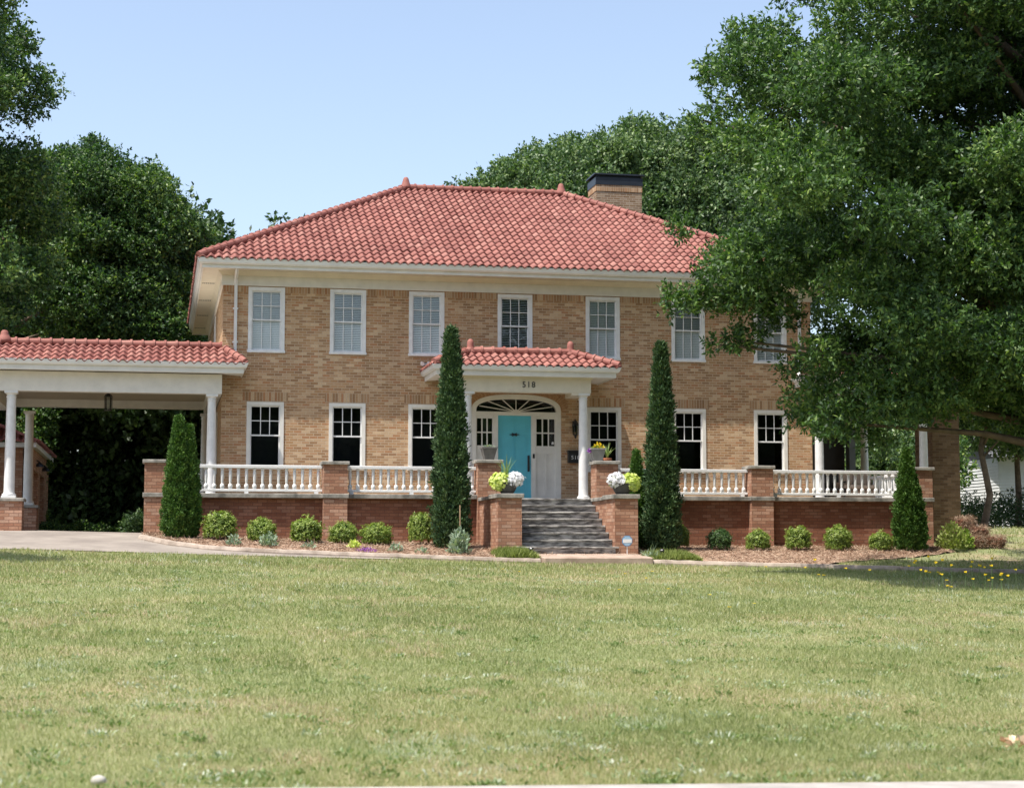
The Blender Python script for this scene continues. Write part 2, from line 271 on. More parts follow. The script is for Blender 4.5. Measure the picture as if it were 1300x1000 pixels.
OAK = "13.6,-11.8,10,0.91 20.9,-12.8,19.2,0.42 18.1,-11.4,4.9,0.98 11.7,-12.5,8.2,1.26 24.8,-9.9,8.5,0.69 22.8,-8.4,16.5,0.67 18.8,-10.4,7.3,1.27 26.6,-12.9,13.3,1.21 16.8,-12.9,8.4,0.86 16.4,-12,13.7,1.06 28.8,-9.4,8.6,1.3 24.9,-14.4,9.5,1.15 22.3,-15.9,8.9,0.85 11.6,-13,14.1,0.32 14.9,-12.4,3.9,1.34 10,-13.7,8.4,0.67 14.3,-16.6,7.8,0.76 28.6,-9,16.4,1.32 16.6,-11.3,11.9,1.01 23.4,-7.2,11.4,1.08 16.7,-15.5,11.2,1.15 17.8,-13.9,9.6,0.66 21.1,-11.5,8.8,0.69 16.3,-14.4,8.7,0.87 13.8,-14.7,12.3,1.07 16,-12.2,5.9,0.67 25.3,-9.4,16.1,0.81 13,-13.6,15.9,0.67 14.5,-13.5,13.4,1.23 19.8,-14.4,3.8,0.97 12.1,-9.9,10.7,0.78 26.2,-11.4,18,0.63 23,-14.5,13.4,0.74 23.7,-13.3,15.3,0.89 14.9,-16,11.2,1.29 22.9,-12.4,4.9,1.11 12.8,-15.8,12.3,0.81 17.7,-16.4,13.4,1.22 28,-10.4,10.5,0.66 26.1,-13.7,8.9,0.89 24.5,-14,11.3,1.2 11.4,-15.3,9.2,1.22 13.6,-13.2,10,0.95 10.3,-13.2,10.2,0.87 14.4,-14.4,7.7,1.06 12.7,-12,13.9,0.74 20.4,-15.8,12.2,0.71 23,-14.1,8.5,0.95 18.6,-10.7,16.4,1.03 26.4,-11.8,5.9,0.53 21,-16.1,9.9,1.15 17.6,-15.3,4.6,0.82 12.9,-14,8.2,1.18 15.1,-13.8,12.2,0.9 25,-10.4,18.8,1.13 22.5,-11.3,11.1,0.99 10.8,-12.3,6.2,1.29 15.6,-15.2,6.3,0.78 21.8,-12.3,2.7,0.41 15.5,-13.9,16.2,0.9 22.5,-9,12.8,1.23 13.8,-11.2,16.1,1.15 27.3,-10.6,15.8,0.95 25.6,-11.9,15.6,0.9 18.9,-13.7,2.6,0.74 15.9,-8.2,8.6,0.73 29,-10.6,14.6,1.19 14.4,-11,6.4,1.32 18.6,-13.6,17.7,1 20.3,-15.7,7.1,1.05 24,-8,9.7,0.78 20.4,-14.3,17.4,1.3 19,-15.9,10.7,0.87 22.1,-14.1,13.3,0.84 17.4,-14.4,14.8,1.19 16.5,-9.8,13.5,1.03 14.4,-14.3,4.3,0.73 21.8,-15.1,6.4,0.78 19,-14.7,16.6,0.93 17.1,-15.4,8.9,0.79 21.7,-13.1,14.7,1.25 21.9,-9.7,7.4,0.65 20.9,-13.4,10.9,1.02 12.4,-12.8,10,0.68 24.9,-6.9,14.1,1.05 20.5,-9.5,3.4,0.88 23,-11.7,18.6,1.25 26.8,-8,14.8,0.78 22.7,-12.6,13.7,0.91 18.6,-15.3,15,0.65 23.4,-13.7,17.5,0.97 18.3,-12.6,19.2,0.67 15.6,-14,6.8,0.69 11.1,-11.5,11.2,0.77 16.3,-10.9,18.6,0.69 15.9,-8,6.2,0.98 15.9,-9.6,16.6,0.84 22,-10.8,14.7,0.72 23.7,-8.4,4.1,0.79 20.3,-7.7,6.1,1.29 18.8,-7.6,15.8,1.13 13.3,-9.5,6.8,1.16 12.3,-14.3,5.4,0.99 16.5,-13.6,3.6,1.16 20.6,-11.3,19,0.71 10.5,-15.6,7.3,1.06 20,-11.8,12.7,1.2 19.7,-14.4,5.9,1.26 19.9,-12.5,5.2,0.79 16.4,-14.5,6.3,0.7 19.3,-10.7,20,1.04 15.1,-15.7,7.4,1.07 13.7,-15.5,11,0.71 12.9,-9.8,3.2,0.42 20,-12.8,3.1,1.03 23.6,-11.4,15.6,1.01 14.1,-14.9,6,1.17 17.7,-10.7,19.7,0.76 15.9,-12.8,16.9,0.87 21.1,-8.5,11.3,0.9 13.2,-15.4,14.2,1.21 25.9,-9.6,12.9,1.34 22.8,-9.2,8.5,1.29 25.4,-9.4,6.3,1.01 19.8,-10.9,17.9,0.78 16.6,-8.6,11.5,0.94 23,-11.2,3.6,0.72 18.6,-6.9,12.2,1.28 15.9,-16.4,13.6,1.03 13,-12.8,2.5,0.3 12.1,-13,2.8,0.54 21.2,-14.4,13.9,0.66 14.1,-9,9.8,1.3 19.3,-16.4,9.5,1.19 13.8,-14.7,9.9,0.91 18.1,-7.3,10.2,1.34 25.2,-12.6,5,0.29 21.2,-6.5,12.1,1.26 15.1,-15.4,4.2,1.19 24.5,-13.9,13,1.34 24.4,-14,7,0.9 15,-12.4,14.8,0.67 29,-9.8,11.6,1.17 19.4,-8.1,8.4,0.73 18.2,-16.4,7.2,0.96 20,-8.9,13.6,1.28 17.1,-8.2,13.7,1.06 13.2,-11.4,13,0.71 23.8,-7.7,15.7,1.19 23.4,-14.9,6.3,0.79 12.2,-15.9,6.5,0.89 12.1,-14.7,10.9,1.05 23,-11.7,17,1.12 24.2,-11.8,4.6,0.99 13.2,-13.8,3.4,1.13 22.7,-12.7,9.6,0.73 28.2,-8.9,12.9,1.03 19.2,-8.9,12.1,1.06 26.6,-8.1,11.5,0.86 11.6,-10.7,10,0.87 11.9,-13,12.3,0.79 20,-12.6,18.4,0.69 26.6,-13.5,11.5,0.95 17.8,-15.6,9.8,0.79 26.9,-7.7,18.7,0.97 22.3,-13.7,10.7,1.13 13,-10.1,8.6,0.8 17.9,-12.8,2.7,0.81 9.7,-12.8,9.4,0.34 28.3,-6.8,15.5,0.97 25.1,-10.2,9.9,1.11 27.7,-7.7,12.8,0.72 11.1,-10.5,6.5,1.02 19.3,-10.9,8.9,0.71 21.6,-14.8,14.8,0.98 16.1,-16,14.8,0.89 13.7,-8.8,11.7,0.83 24.1,-10.4,6.8,0.9 13.3,-14.3,15,0.81 23.3,-12.9,11.5,0.91 24.2,-9.6,3.7,0.79 25.5,-9.7,4,0.62 27.2,-13,14.8,0.6 18.8,-12.9,9.7,0.93 15.3,-10.3,4.9,1.3 15.2,-9,17.7,0.76 26.1,-13.3,15.6,0.64 27.4,-11.3,13.8,0.89 20.5,-12.1,15.9,0.74 14.4,-14.5,15.9,0.88 25.2,-12.6,11.7,0.92 17.4,-13.3,10.7,0.97 12.7,-12.7,6.7,0.68 19.9,-10.2,8.3,0.75 17.3,-14.6,6.8,0.87 21.7,-11.8,12.1,1.11 21.8,-9.1,16.4,1.11 26.7,-10.6,10.3,0.82 14.5,-13,17.4,0.32 17.9,-13.1,16.4,1.05 26.6,-12.1,8.3,0.91 25.2,-10.4,16.4,0.79 26.1,-10.5,8.8,0.8 18.2,-13.6,12.9,1.06 18.7,-16.1,5.8,1.34 17.5,-12.7,6.2,0.92 11.6,-13.2,4.2,0.41 18.7,-13.9,10.8,0.69 13.6,-12.3,5.8,0.73 21.3,-16.3,11.5,0.81 24.8,-8.8,11,0.86 21.8,-10.6,4.8,1.23 16.3,-12.4,15.5,0.76 17.4,-15.4,7.9,0.76 13.1,-8.3,7.8,1.09 28.2,-12.5,14,0.5 25.5,-8.7,4.5,0.71 21.6,-11.5,2.9,0.64 14.8,-12,8.3,1.1 12.2,-10.7,12.9,0.76 27.8,-10,17.5,0.77 15.6,-15.5,12.6,0.77 18.5,-8.7,18.4,1.22 12.6,-10.7,14.1,0.8 15.1,-9.7,3.6,0.86 21,-9.2,19.3,1.07 19.1,-9.9,14.9,1.32 12.9,-15.3,4.5,0.96 17.3,-11.3,3.6,1.31 25.2,-8.3,15.8,0.73 20.8,-9.2,8.1,0.79 26.3,-10.5,6.4,0.79 25.7,-12.9,6.5,0.74 21.6,-13.5,6,1.29 21.4,-14.4,11.3,0.76 22.1,-8.7,14.9,1.06 23.3,-8.6,6.1,0.86 22.1,-7.9,20.6,1.07 16.5,-15.9,7.1,0.93 21.6,-8,4.1,0.72 26.7,-8.6,17.3,0.8 20.8,-12.7,7.3,0.76 24.6,-12.4,9.1,1.26 16.6,-6.7,12.1,1.1 21.6,-11.5,15.9,1.02 21.2,-7.6,10.4,0.99 24.8,-12.4,14.2,0.97 24.6,-10.4,5,0.85 23.8,-11.3,7.8,0.84 21.8,-12.7,18.4,1.02 25.3,-13.2,16.3,0.84 17.9,-7.7,7,1.3 16.9,-10.3,7.9,1.16 17.2,-11.2,17.1,1.18 20.6,-13.6,13.8,0.77 14.3,-11.3,17.2,0.64 14.6,-9,15.9,0.75 17.9,-10.2,10.5,0.97 28.7,-8,10.6,1.1 12.5,-12.1,3.5,1.01 21.2,-7.2,17.8,0.69 21.9,-12.7,16.3,0.82 17.9,-10.4,5.9,0.97 20.2,-14.5,9.4,0.66 20.3,-15.6,5.5,0.74 22.7,-14.5,5,0.95 18.8,-9.4,9.7,0.73 25.5,-10.9,14.4,0.87 18.6,-9.6,4.3,1.14 20.1,-6.5,15,0.97 9.2,-11,5.5,0.3 9.6,-11,5.6,0.38 10.1,-11,5.7,0.45 10.6,-11,5.6,0.5 11.1,-11,5.7,0.5 11.6,-11,5.4,0.45 10.2,-11,4.6,0.22 10.6,-11,4.7,0.3 10.9,-11,4.8,0.3 11.9,-11,4.1,0.3 12.9,-11,4.9,0.55 12.6,-11,4.4,0.4 13.2,-11,4.6,0.55 13.6,-11,4.5,0.6 12,-11,3,0.25 12.5,-11,3,0.4 9.4,-11,7.1,0.3 10.1,-11,10.7,0.3 9.9,-11,9.5,0.3 9.8,-11,9.2,0.25 10.2,-11,10.5,0.35"
LTREE = "-9.9,10,9.9,1.21 -7.7,4.9,6.3,0.67 -11.4,5.4,16.7,1.03 -15,5.9,8.1,0.75 -11.1,10.1,10.9,0.79 -12.1,2.2,16.8,0.75 -13.5,6.6,11.3,0.65 -12.8,4.4,15.4,1.22 -12.3,1.2,11.9,1.14 -7.9,7.6,7.8,0.66 -11.6,1.1,10.6,0.66 -15.5,9.6,9.4,1.3 -13.4,7.8,15.6,1.02 -16.2,8,9.2,1.21 -16.7,8.1,15.7,1.08 -12.7,2.7,16.8,0.7 -10.6,5.6,14.3,0.82 -6.5,2.1,12.8,0.95 -11.1,7,7.8,0.74 -11.5,3.3,17.6,1.24 -11.3,4.3,12.7,1.16 -13.1,3.4,13.6,0.75 -8.7,1.3,11.9,0.89 -13.1,3.6,8,1.26 -7.3,6.4,8.8,1.14 -7.4,3.2,14.5,1.14 -10.5,2.9,8.2,1.13 -10.3,4.3,16.4,1.12 -6.7,3.5,10.3,1.21 -8.7,3.1,8.8,1.23 -6.8,9,7.7,1.13 -14.7,4.9,7.4,1.31 -7.9,1.8,8.8,1.16 -7.2,4,11.4,1.12 -9.5,7.1,8.8,1.1 -11.8,6.7,10.7,0.8 -10.7,1.9,15.9,0.69 -14.4,8.5,14.8,0.73 -11.2,10.3,16.8,1.06 -7,6.1,14.5,1.22 -12.7,5.4,18.3,1.07 -9,1.2,14,1.28 -15,3.1,11,1.08 -9,4.4,6.7,0.91 -13.7,5.9,13.1,0.74 -12.3,8.5,16.9,1.2 -7.3,3.6,16.4,0.84 -9.6,5.7,13.3,1.1 -12.7,2.7,11.5,0.89 -10.9,7.4,13.9,0.9 -9,3.4,12.7,1.29 -11.7,3.6,7,0.79 -9.7,1.6,11.9,0.88 -9.2,2.5,7.6,0.7 -6.4,2,7.9,1.11 -9.6,5.9,14.3,0.76 -12.7,5.6,19.5,0.69 -14.1,10,12.1,0.99 -9.1,2.7,15.7,1.04 -7.4,2.5,12,0.74 -12.7,7,9.3,0.78 -16.2,8.3,11.7,0.82 -10.4,1.1,14.3,1.21 -9.3,9.5,18.6,0.73 -8.8,5.9,8,0.75 -12.9,5.8,17,0.88 -9.4,8.6,8.6,0.95 -11,7.4,11.8,1.05 -10.8,4.3,8.6,0.65 -5.9,4.8,11,0.95 -14.8,3.7,15.8,0.84 -12.9,2.1,15.7,0.99 -9.1,10.1,11.1,0.98 -15.7,6.4,10.2,0.85 -7.9,3.4,17.6,0.79 -12.1,2.7,14.8,0.98 -15.5,3.4,8,0.94 -12.3,4.8,19.4,0.83 -14,8.1,19.8,1.03 -9,2,6.8,0.8 -10.8,2.2,7.2,0.81 -13.2,4.4,18.8,0.76 -14,2.6,15.1,0.91 -12.2,9.6,8.5,1.11 -8.3,8.2,10.3,0.84 -12.8,1.4,9.2,0.85 -7.1,1.7,11.2,0.67 -9.4,3.6,16.5,0.95 -10.5,4.4,17.7,1.15 -5.2,4.5,8.2,0.73 -5.6,4.8,13.5,0.95 -7.4,5.8,6.2,0.8 -14.8,2.7,7.4,0.94 -14.5,5.4,16.1,0.79 -6.4,4.3,7.3,1.08 -8.2,7.5,6.9,0.79 -13.1,5.9,9.9,1.25 -7.1,5,14.8,0.66 -5.5,5.3,10,1.12 -8.1,9.3,11,1.32 -13.2,9,19,1.11 -5.5,3.3,10.8,0.92 -14.2,9,17.4,1.09 -14.2,2.8,10,1.19 -16.5,6.6,11.8,0.76 -12.8,9.6,15,1.02 -14.9,6.6,11.4,1.1 -7.8,2,7.1,0.98 -12.9,7.4,13.8,1.13 -16,6.9,13.2,0.9 -12.1,2.6,7,1.01 -14,5.7,19.1,0.35 -12.9,7.4,8.2,0.65 -11.1,2.5,12.5,0.71 -12.1,5.6,8.5,0.95 -16.9,6.8,8.6,0.3 -5.8,7.1,15.5,0.34 -15.8,4,14,0.77 -10.3,8.3,19.6,0.82 -15.3,7.3,14.2,0.84 -9,4.4,14.6,0.91 -9.6,4.9,5.6,0.31 -10.1,4.4,9,0.74 -11,3.3,9.9,1.3 -15.9,4.7,13.1,0.89 -9.8,3.5,7.4,0.75 -10.7,4.1,11.5,0.8 -6.8,6,11.1,0.92 -10.1,5.9,19.1,0.92 -7.5,2.7,15.9,0.86 -15,4.4,16.6,0.5 -15.8,4.8,14.6,0.71 -8.7,1.5,9.7,0.77 -10.9,5.3,9.9,0.96 -14.7,9.3,13.7,1.03 -10.5,7.9,10.8,0.94 -6.6,4.3,15.9,0.73 -12.6,6,6.8,0.84 -9.1,6.8,5.9,0.73 -13.5,6.6,19.4,0.7 -6.8,3,6.5,1 -10.6,5.1,19.3,0.55 -13.3,3.9,11.5,1.33 -9.3,7.5,6.6,0.88 -11.3,8.8,19.7,0.69 -10.8,1.7,10.1,1.25 -14.4,7,15.3,0.69 -9.8,9.8,14.1,1.26 -12.9,1.9,14.2,1.26 -11.2,1.5,13,1.33 -6.6,8.1,11,0.94 -7.8,1.8,10.4,1.21 -8.8,4.6,11.4,1.17 -7.4,8.3,9.2,1.09 -9.4,5.9,9.6,1.25 -12.6,3.1,18.1,0.91 -11.3,4.1,13.8,0.67 -7.6,6.6,10.1,1.25 -12.6,9.3,11,1.11 -8,3.1,13.2,0.78 -9.2,2.6,14.2,0.75 -15.7,6.1,12.4,0.71 -12.8,4.4,16.9,1.13 -15,7.9,16.7,0.84 -13.6,8.8,10.3,1.01 -6.3,7.9,15.8,0.73 -14.6,4,13.6,1.3 -13.9,5.8,10.9,0.96 -9.1,5.5,17,1 -10.4,4,6.4,1.2"
LTREEB = "-1,15.3,8,0.84 -3.3,18.2,8.8,0.77 -4.7,15.6,8.1,0.99 -2.8,16.3,9.2,0.67 -3.6,16,14,0.34 -5.4,19.3,9.8,0.77 -1.6,14,7.9,1.14 -4.1,16.6,9.9,0.73 -4.4,14.3,12.8,0.84 -4.2,20.7,12.4,0.63 -1.9,18.3,7.7,0.82 -1,17.4,10.8,0.83 -3.1,13.7,8,0.65 -5.7,15.1,9.7,0.77 -3.4,16,7.1,0.7 -3.3,14.9,10.7,0.64 -4.5,17.2,8.3,0.74 -3.9,15.1,9.7,0.74 -3.1,14.7,8.1,1.11 -1.6,18.5,12.3,1.11 -3.6,16,8.3,1.04 -6,18.5,9.7,0.83 -2.2,18.8,9.4,0.63 -4.7,18.2,7.2,0.6 -4.6,15.5,6.7,0.36 -2.1,14.1,10.1,0.57 -4.2,18.4,14.9,0.45 -5.8,16.3,10.2,0.83 -2.6,14.3,11.3,0.68 -2.6,15,7.2,0.8 -4.6,18.3,13.2,0.89 -3.6,16.3,11.6,1.15 -3.9,13.8,8.9,1.13 -4.1,15.9,14.5,0.29 -2.6,16.2,7.2,0.73 -1.5,17.2,7.8,0.65 -1.3,17.1,9.4,0.99 -4.8,19.1,11.6,0.67 -1.1,16.8,8.4,0.68 -5,19.8,8.7,1 -3.7,15.6,13.2,1.14 -2.4,15.8,10.1,0.93 -3.5,19.7,8.6,0.9 -3.3,17.4,7.8,0.87 -5.5,16.2,7.2,0.25 -5,18.3,14.1,0.77 -1.1,19.6,11.4,0.77 -0.6,17.7,10.2,0.47 -5.9,17.6,12.1,0.64 -1.6,14.5,11.4,0.92 -2.8,15.8,7.8,0.61 -2.8,19.5,7.9,0.82 -1.3,14.3,9.1,0.92 -5.1,14.1,11.8,0.64 -1.5,18.8,10.4,0.6 -4.3,19.3,13.9,0.66 -5.1,15.2,11.4,0.88 -4.7,17.3,9.6,0.74 -4.8,16.7,12.3,0.78 -2.5,19.7,10.4,0.67 -1.4,16.7,11.6,0.79 -4.2,19.6,9.4,0.77 -3.1,19.5,12.6,0.77 -0.7,15.7,9.8,0.57 -3.2,18.7,13.7,0.82 -1.9,19.4,10.1,0.56 -2.6,17.3,11.1,0.75 -2,15.6,12.2,0.98 -4,13.7,11,0.72 -2.8,14,10.6,0.56 -3.9,14.6,11.6,0.63 -6,16.8,9.5,0.66 -2.3,19.2,13.8,0.59 -4.9,15.5,13.2,0.66 -4.5,14.2,8.1,0.65 -1,18.2,11.5,0.62 -3,16.7,13,1.11 -2.4,14.5,12.5,1.07 -6,16,12.9,0.42 -3.4,20.8,10.2,1.01 -4.3,17.9,11.7,0.74 -4.2,16,7.2,0.7 -4.9,17.3,14,0.56 -4.5,18.5,10.6,0.83 -3,20.6,11.5,0.7 -2.9,17.9,12.8,0.82 -5.7,17,8,0.37 -5,16.4,11.3,0.77 -0.7,15.9,11.4,0.82 -4.2,19.8,12.4,0.68 -5.4,17.8,7.9,0.73 -2.8,17.1,9.5,0.85 -3.5,19.6,10.7,1.02 -2.8,15.9,13.4,0.34 -4.7,18.4,8,0.62 -1.8,16.6,6.8,0.28 -4.7,17.2,11.7,0.56 -5.3,14.3,9.1,0.92 -6.2,15.7,12.1,0.35 -1.8,15.8,9.2,0.56 -5.5,17.4,14.1,0.43 -3.1,17.4,12,0.75 -2.1,15.5,13.3,0.57 -6.2,15.5,10.9,0.38 -1.8,15.2,7.7,0.65 -5.8,16.3,11.1,0.67 -0.8,18.8,9.6,0.69 -2.6,13.8,9,0.75 -0.6,17.8,8.6,0.34 -4.8,17.1,10.7,0.8 -1.1,15.7,12.3,0.29 -6,18.9,13.2,0.74 -6.1,15.5,10.3,0.55 -5.8,16.8,12.7,0.66 -1.8,16.8,12.6,0.64 -2.8,15.2,9.6,0.57 -5,15.8,14.1,0.24 -5.1,15.9,9.4,0.59 -5.5,15.9,13.7,0.48 -1.6,15,10.3,0.55 -1.6,13.9,10.8,0.61 -5.6,19.7,10.9,1.14 -2.9,18.4,10.2,0.81 -0.5,17,7.9,0.46 -4.6,19.9,13.1,0.55 -5.3,18.1,9.1,0.81 -2.1,20.2,9.7,0.59 -4,15.1,10.8,0.59 -0.4,16.7,11.3,0.69 -1.8,15.6,11.1,0.84 -3.3,17.2,13.9,0.42 -6.3,17.8,10.7,0.43 -3.9,17.4,13.7,0.57 -0.8,19,8.4,0.81 -3.8,19.1,7.5,0.56 -4.5,18.7,9.1,0.82 -2.3,14.9,10.2,0.65 -5.5,17.9,11,0.59 -1.8,18.5,13.6,0.6 -4.2,14.8,7.3,1.04 -1.2,15.3,12,0.58 -5.3,19.5,12.2,0.83 -4.7,15.9,12.5,0.72 -1.7,17.7,7.1,0.47 -4.6,14.2,10.2,0.93 -0.7,15.5,10.5,0.63 -4.7,16.6,13.4,0.87 -1.8,16.1,6.8,0.25 -2,19.9,11.2,0.73 -0.6,17.3,9.1,0.3"
BACK = "18.7,24.7,15.3,0.85 16.5,23.5,10.9,0.9 23.5,22.6,15.8,0.92 19.6,25.1,12.9,1.1 20.5,28,15.2,1.04 21.6,25.1,16.6,1.26 26.4,29.8,13,1.03 11.3,22.7,14.2,1.41 18.2,25.8,18.5,0.43 24.9,25.7,16.2,1.36 21,30.1,15.6,1.47 18.2,26.8,12.9,0.85 13.8,21.8,14.3,1.33 17,23,16.6,0.89 22.7,24.6,17.6,1 25.6,27.5,18.9,0.7 23.5,24.5,10.9,1.02 13.4,24.1,16.1,0.91 16.3,26.6,13.7,1.56 17.4,21.4,12.4,1.34 26,27.6,12.2,1.5 16.6,26,15.2,0.88 23.9,23,12.9,0.92 16.4,28.4,16,0.9 15,22.8,15.7,1.46 20.8,22.6,15.9,1.09 22.2,23,13.6,1.42 23.6,24.9,12.1,0.98 13.2,25.1,12.8,1.05 21.1,26.3,11.7,0.87 25.2,24.8,11.7,1.4 23.9,26.2,17.9,1.29 14.8,21.6,12.9,0.9 26.4,25.1,13,0.58 23.9,23.3,11.1,0.97 17.1,23.9,13.1,1.52 25.5,25.2,14.4,1.23 12.7,25.4,14.2,1.38 23.7,27.6,14.7,1.25 18.4,25,12.4,1.16 18.5,27.8,10.5,0.64 14.8,28.1,14,1.55 23.6,26.6,10.9,0.92 20.5,23.6,17.2,1.21 27,27.4,15.8,0.95 12.6,22.9,15.1,1.38 18.5,23,14.3,0.81 22.7,24.2,16.2,0.9 21.4,28.2,11.9,0.87 18.5,29.3,16.5,1.24 13.5,27,16.1,1.04 14.2,23.5,13.7,0.94 20.2,29,17.9,1.18 18.5,23.3,16.1,1.57 14.9,25.2,16.5,1.27 23.8,29,13.5,1.37 12.6,27.6,14.2,1.2 24.6,28.5,11.8,1.27 20.2,21.6,11.9,0.98 12.5,27.8,15.7,0.88 19.6,26.6,13.2,1.3 22.9,26.3,14.5,1.23 14.9,28.1,12.4,0.68 18.5,26.6,15.5,1.18 21.6,21.5,12.6,1.31 14,23.9,12.2,1.25 24.4,23.3,16.8,1.03 17.3,24.6,11.1,1.57 24.1,22.3,13.9,0.82 17.1,21.7,13.9,1.04 21.6,24.5,10.5,1.03 27.2,27.9,11.2,0.88 16.6,29.7,16.9,1.39 16.1,23.8,16.8,0.93 26.5,28.6,15.1,0.98 16.3,23.5,14.5,1.22 17,24.2,9.8,0.4 17.6,25.4,10,0.45 21.9,26.9,17.5,1.44 24.5,27.3,17.3,0.98 11.1,26.6,15.1,0.87 10.4,23.9,13.8,0.86 25.3,24.5,16.5,0.86 22,23.4,10.2,0.91 14.6,29.6,15.1,1.57 16.2,24.9,16.3,1.14 22.5,25.8,11.4,1.42 25.3,28.3,13.4,0.9 24.5,24.1,13.4,1.06 18.7,28.7,11.8,1.47 19.6,25,10.2,0.76 19.3,21.9,14.7,1.2 26.4,25,14.6,0.49 23.6,24.3,17.1,0.97 17.8,22.5,14.7,0.9 11.7,24.8,12.9,0.4 17.5,25.9,14.8,0.82 18.6,27.5,17.1,1.41 11.8,24.5,14.4,0.87 21.2,22.1,11.2,1.21 21.9,27.1,10.9,0.93 14.3,26.3,12.9,1.41 21,26.2,13.8,1.08 17.1,27.3,17,0.85 15.7,26.6,12,1.2 21.9,30.2,13.3,1.33 22.2,27.2,13.4,1.36 15.5,23.6,10.9,0.85 23.9,26,13.2,1.46 25.7,23.7,14.1,0.72 22.9,29,14.6,0.97 26.1,25.4,16.5,0.58 15.7,21.7,14.3,1.51 18.1,27.5,14.3,1.4 12.3,24.5,16.1,0.41 22.4,22.5,11.7,1.15 10.4,25.5,14.8,0.38 18.8,22.8,11.5,1.14 20.6,23,12.6,1.16 18.9,26.6,18.2,1.11 14.1,24.1,14.7,0.81 16.3,23.1,11.9,1.08 20.4,24.7,11.2,1.45 25,26.7,18.9,0.41 25.4,23.5,12.7,1 24.6,26.4,14.9,1.25 25.8,29.7,16.5,1.14 18.3,26.6,10.7,0.83 26.3,27.3,13.8,1.33 20.1,23.7,10,0.72 17.5,30.1,14.1,1.55 25.2,26.6,18.2,0.81 22.9,24.5,10.1,0.6 24.7,28.8,18,1.4 21.2,23.8,15.2,1.25 26.5,27.4,17.6,0.54 12.8,28.9,15.1,0.88 24,24.7,15.8,0.93 14.8,28.5,17.5,0.85 15.6,25.5,17.4,0.67 20,27.1,18,0.94 21,21.5,14.4,1.38 23.4,23.7,15.3,0.93 16.9,28.1,12.3,0.85 23.6,22.3,11.9,0.84 20.3,28.1,12.4,0.93 27.3,27,11.9,0.38 23.7,27.5,10.6,0.69 11.4,25.7,13.6,0.6 18.4,22.9,12.7,1.18 24.2,23.9,14.7,0.85 20.8,29.7,14.3,0.87 20.2,26.5,15.9,1.56 18.5,24.6,17.7,1.1 19.5,30.7,15.8,1.3 25.2,29.1,15,0.89 16.9,25.3,17.3,0.9 20.5,24.8,18.4,0.39 12.7,25.8,16.2,0.64 21.5,29.2,17.4,0.84 23,28.3,17.6,1.05 17.2,22.7,11.1,0.99 21.6,26.8,16.1,0.92 21.9,28.5,13,1 22.4,28.3,16.3,0.8 17.3,26.9,10.4,0.4 19.4,21.2,13.1,1 22.8,25.7,18.3,0.5 21.7,26.4,15,0.87 16,25,13.3,1.13"

def _p(s): return [tuple(float(v) for v in t.split(",")) for t in s.split()]
OAK, LTREE, LTREEB, BACK = map(_p, (OAK, LTREE, LTREEB, BACK))
# ---------------------------------------------------------------- terrain
def interp(x, xs, ys): return np.interp(x, xs, ys)
def G(X, Y):
    X = np.asarray(X, float); Y = np.asarray(Y, float)
    z0 = interp(Y, [-80, -60, -39, -35, -20, -7, -3, 0, 13, 30, 60], [-1.9, -1.75, -1.62, -1.5, -.75, -.10, .33, .46, 1.05, 1.3, 1.4])
    zl = interp(Y, [-7, -3, 0, 8, 16, 60], [0, .02, .0, -.35, -.55, -.7])
    wl = np.clip((-X - .5) / 1.5, 0, 1); z0 = z0 + zl * wl
    sl = interp(Y, [-60, -39, -35, -7, 0, 8, 20], [-.016, -.016, -.016, -.03, -.022, -.01, 0])
    sr = interp(Y, [-60, -39, -35, -7, 0, 13], [-.016, -.016, -.016, -.010, -.002, 0])
    d = X - 6.5
    return z0 + np.where(d < 0, np.maximum(d, -11) * sl, np.minimum(d, 25) * sr)
def g(x, y): return float(G(x, y))
def gridmesh(name, xs, ys, zf):
    XX, YY = np.meshgrid(xs, ys); ZZ = zf(XX, YY); v = np.stack([XX, YY, ZZ], -1).reshape(-1, 3)
    nx, ny = len(xs), len(ys); i = np.arange(ny - 1)[:, None] * nx + np.arange(nx - 1)[None]
    f = np.stack([i, i + 1, i + nx + 1, i + nx], -1).reshape(-1, 4)
    return fmesh(name, v, f)
def fmesh(name, v, f, rnd=None):
    me = bpy.data.meshes.new(name); nf, k = f.shape
    me.vertices.add(len(v)); me.vertices.foreach_set('co', np.ascontiguousarray(v, dtype=np.float32).ravel())
    me.loops.add(nf * k); me.loops.foreach_set('vertex_index', np.ascontiguousarray(f, dtype=np.int32).ravel())
    me.polygons.add(nf); me.polygons.foreach_set('loop_start', np.arange(nf, dtype=np.int32) * k)
    try: me.polygons.foreach_set('loop_total', np.full(nf, k, dtype=np.int32))
    except Exception: pass
    if rnd is not None:
        a = me.attributes.new('rnd', 'FLOAT', 'FACE'); a.data.foreach_set('value', rnd.astype(np.float32))
    me.update(calc_edges=True); return me
lawnmat, nt, b = newmat('lawn_soil')
tc = N(nt, 'ShaderNodeTexCoord'); n1 = noise(nt, .45, 5, .65, tc.outputs['Object']); n2 = noise(nt, 9, 5, .7, tc.outputs['Object'])
r1 = ramp(nt, [(.36, (.31, .24, .14)), (.50, (.24, .24, .11)), (.62, (.18, .21, .08))]); nt.links.new(n1.outputs[0], r1.inputs[0])
r2 = ramp(nt, [(.3, (.65, .65, .65)), (.7, (1.2, 1.2, 1.2))]); nt.links.new(n2.outputs[0], r2.inputs[0])
nt.links.new(mixc(nt, 1.0, r1.outputs[0], r2.outputs[0], 'MULTIPLY'), b.inputs['Base Color']); b.inputs['Roughness'].default_value = .95; bump(nt, b, n2.outputs[0], .8, .03)
xs = np.unique(np.concatenate([np.linspace(-400, -30, 12), np.arange(-30, 45, .5), np.linspace(45, 400, 12)]))
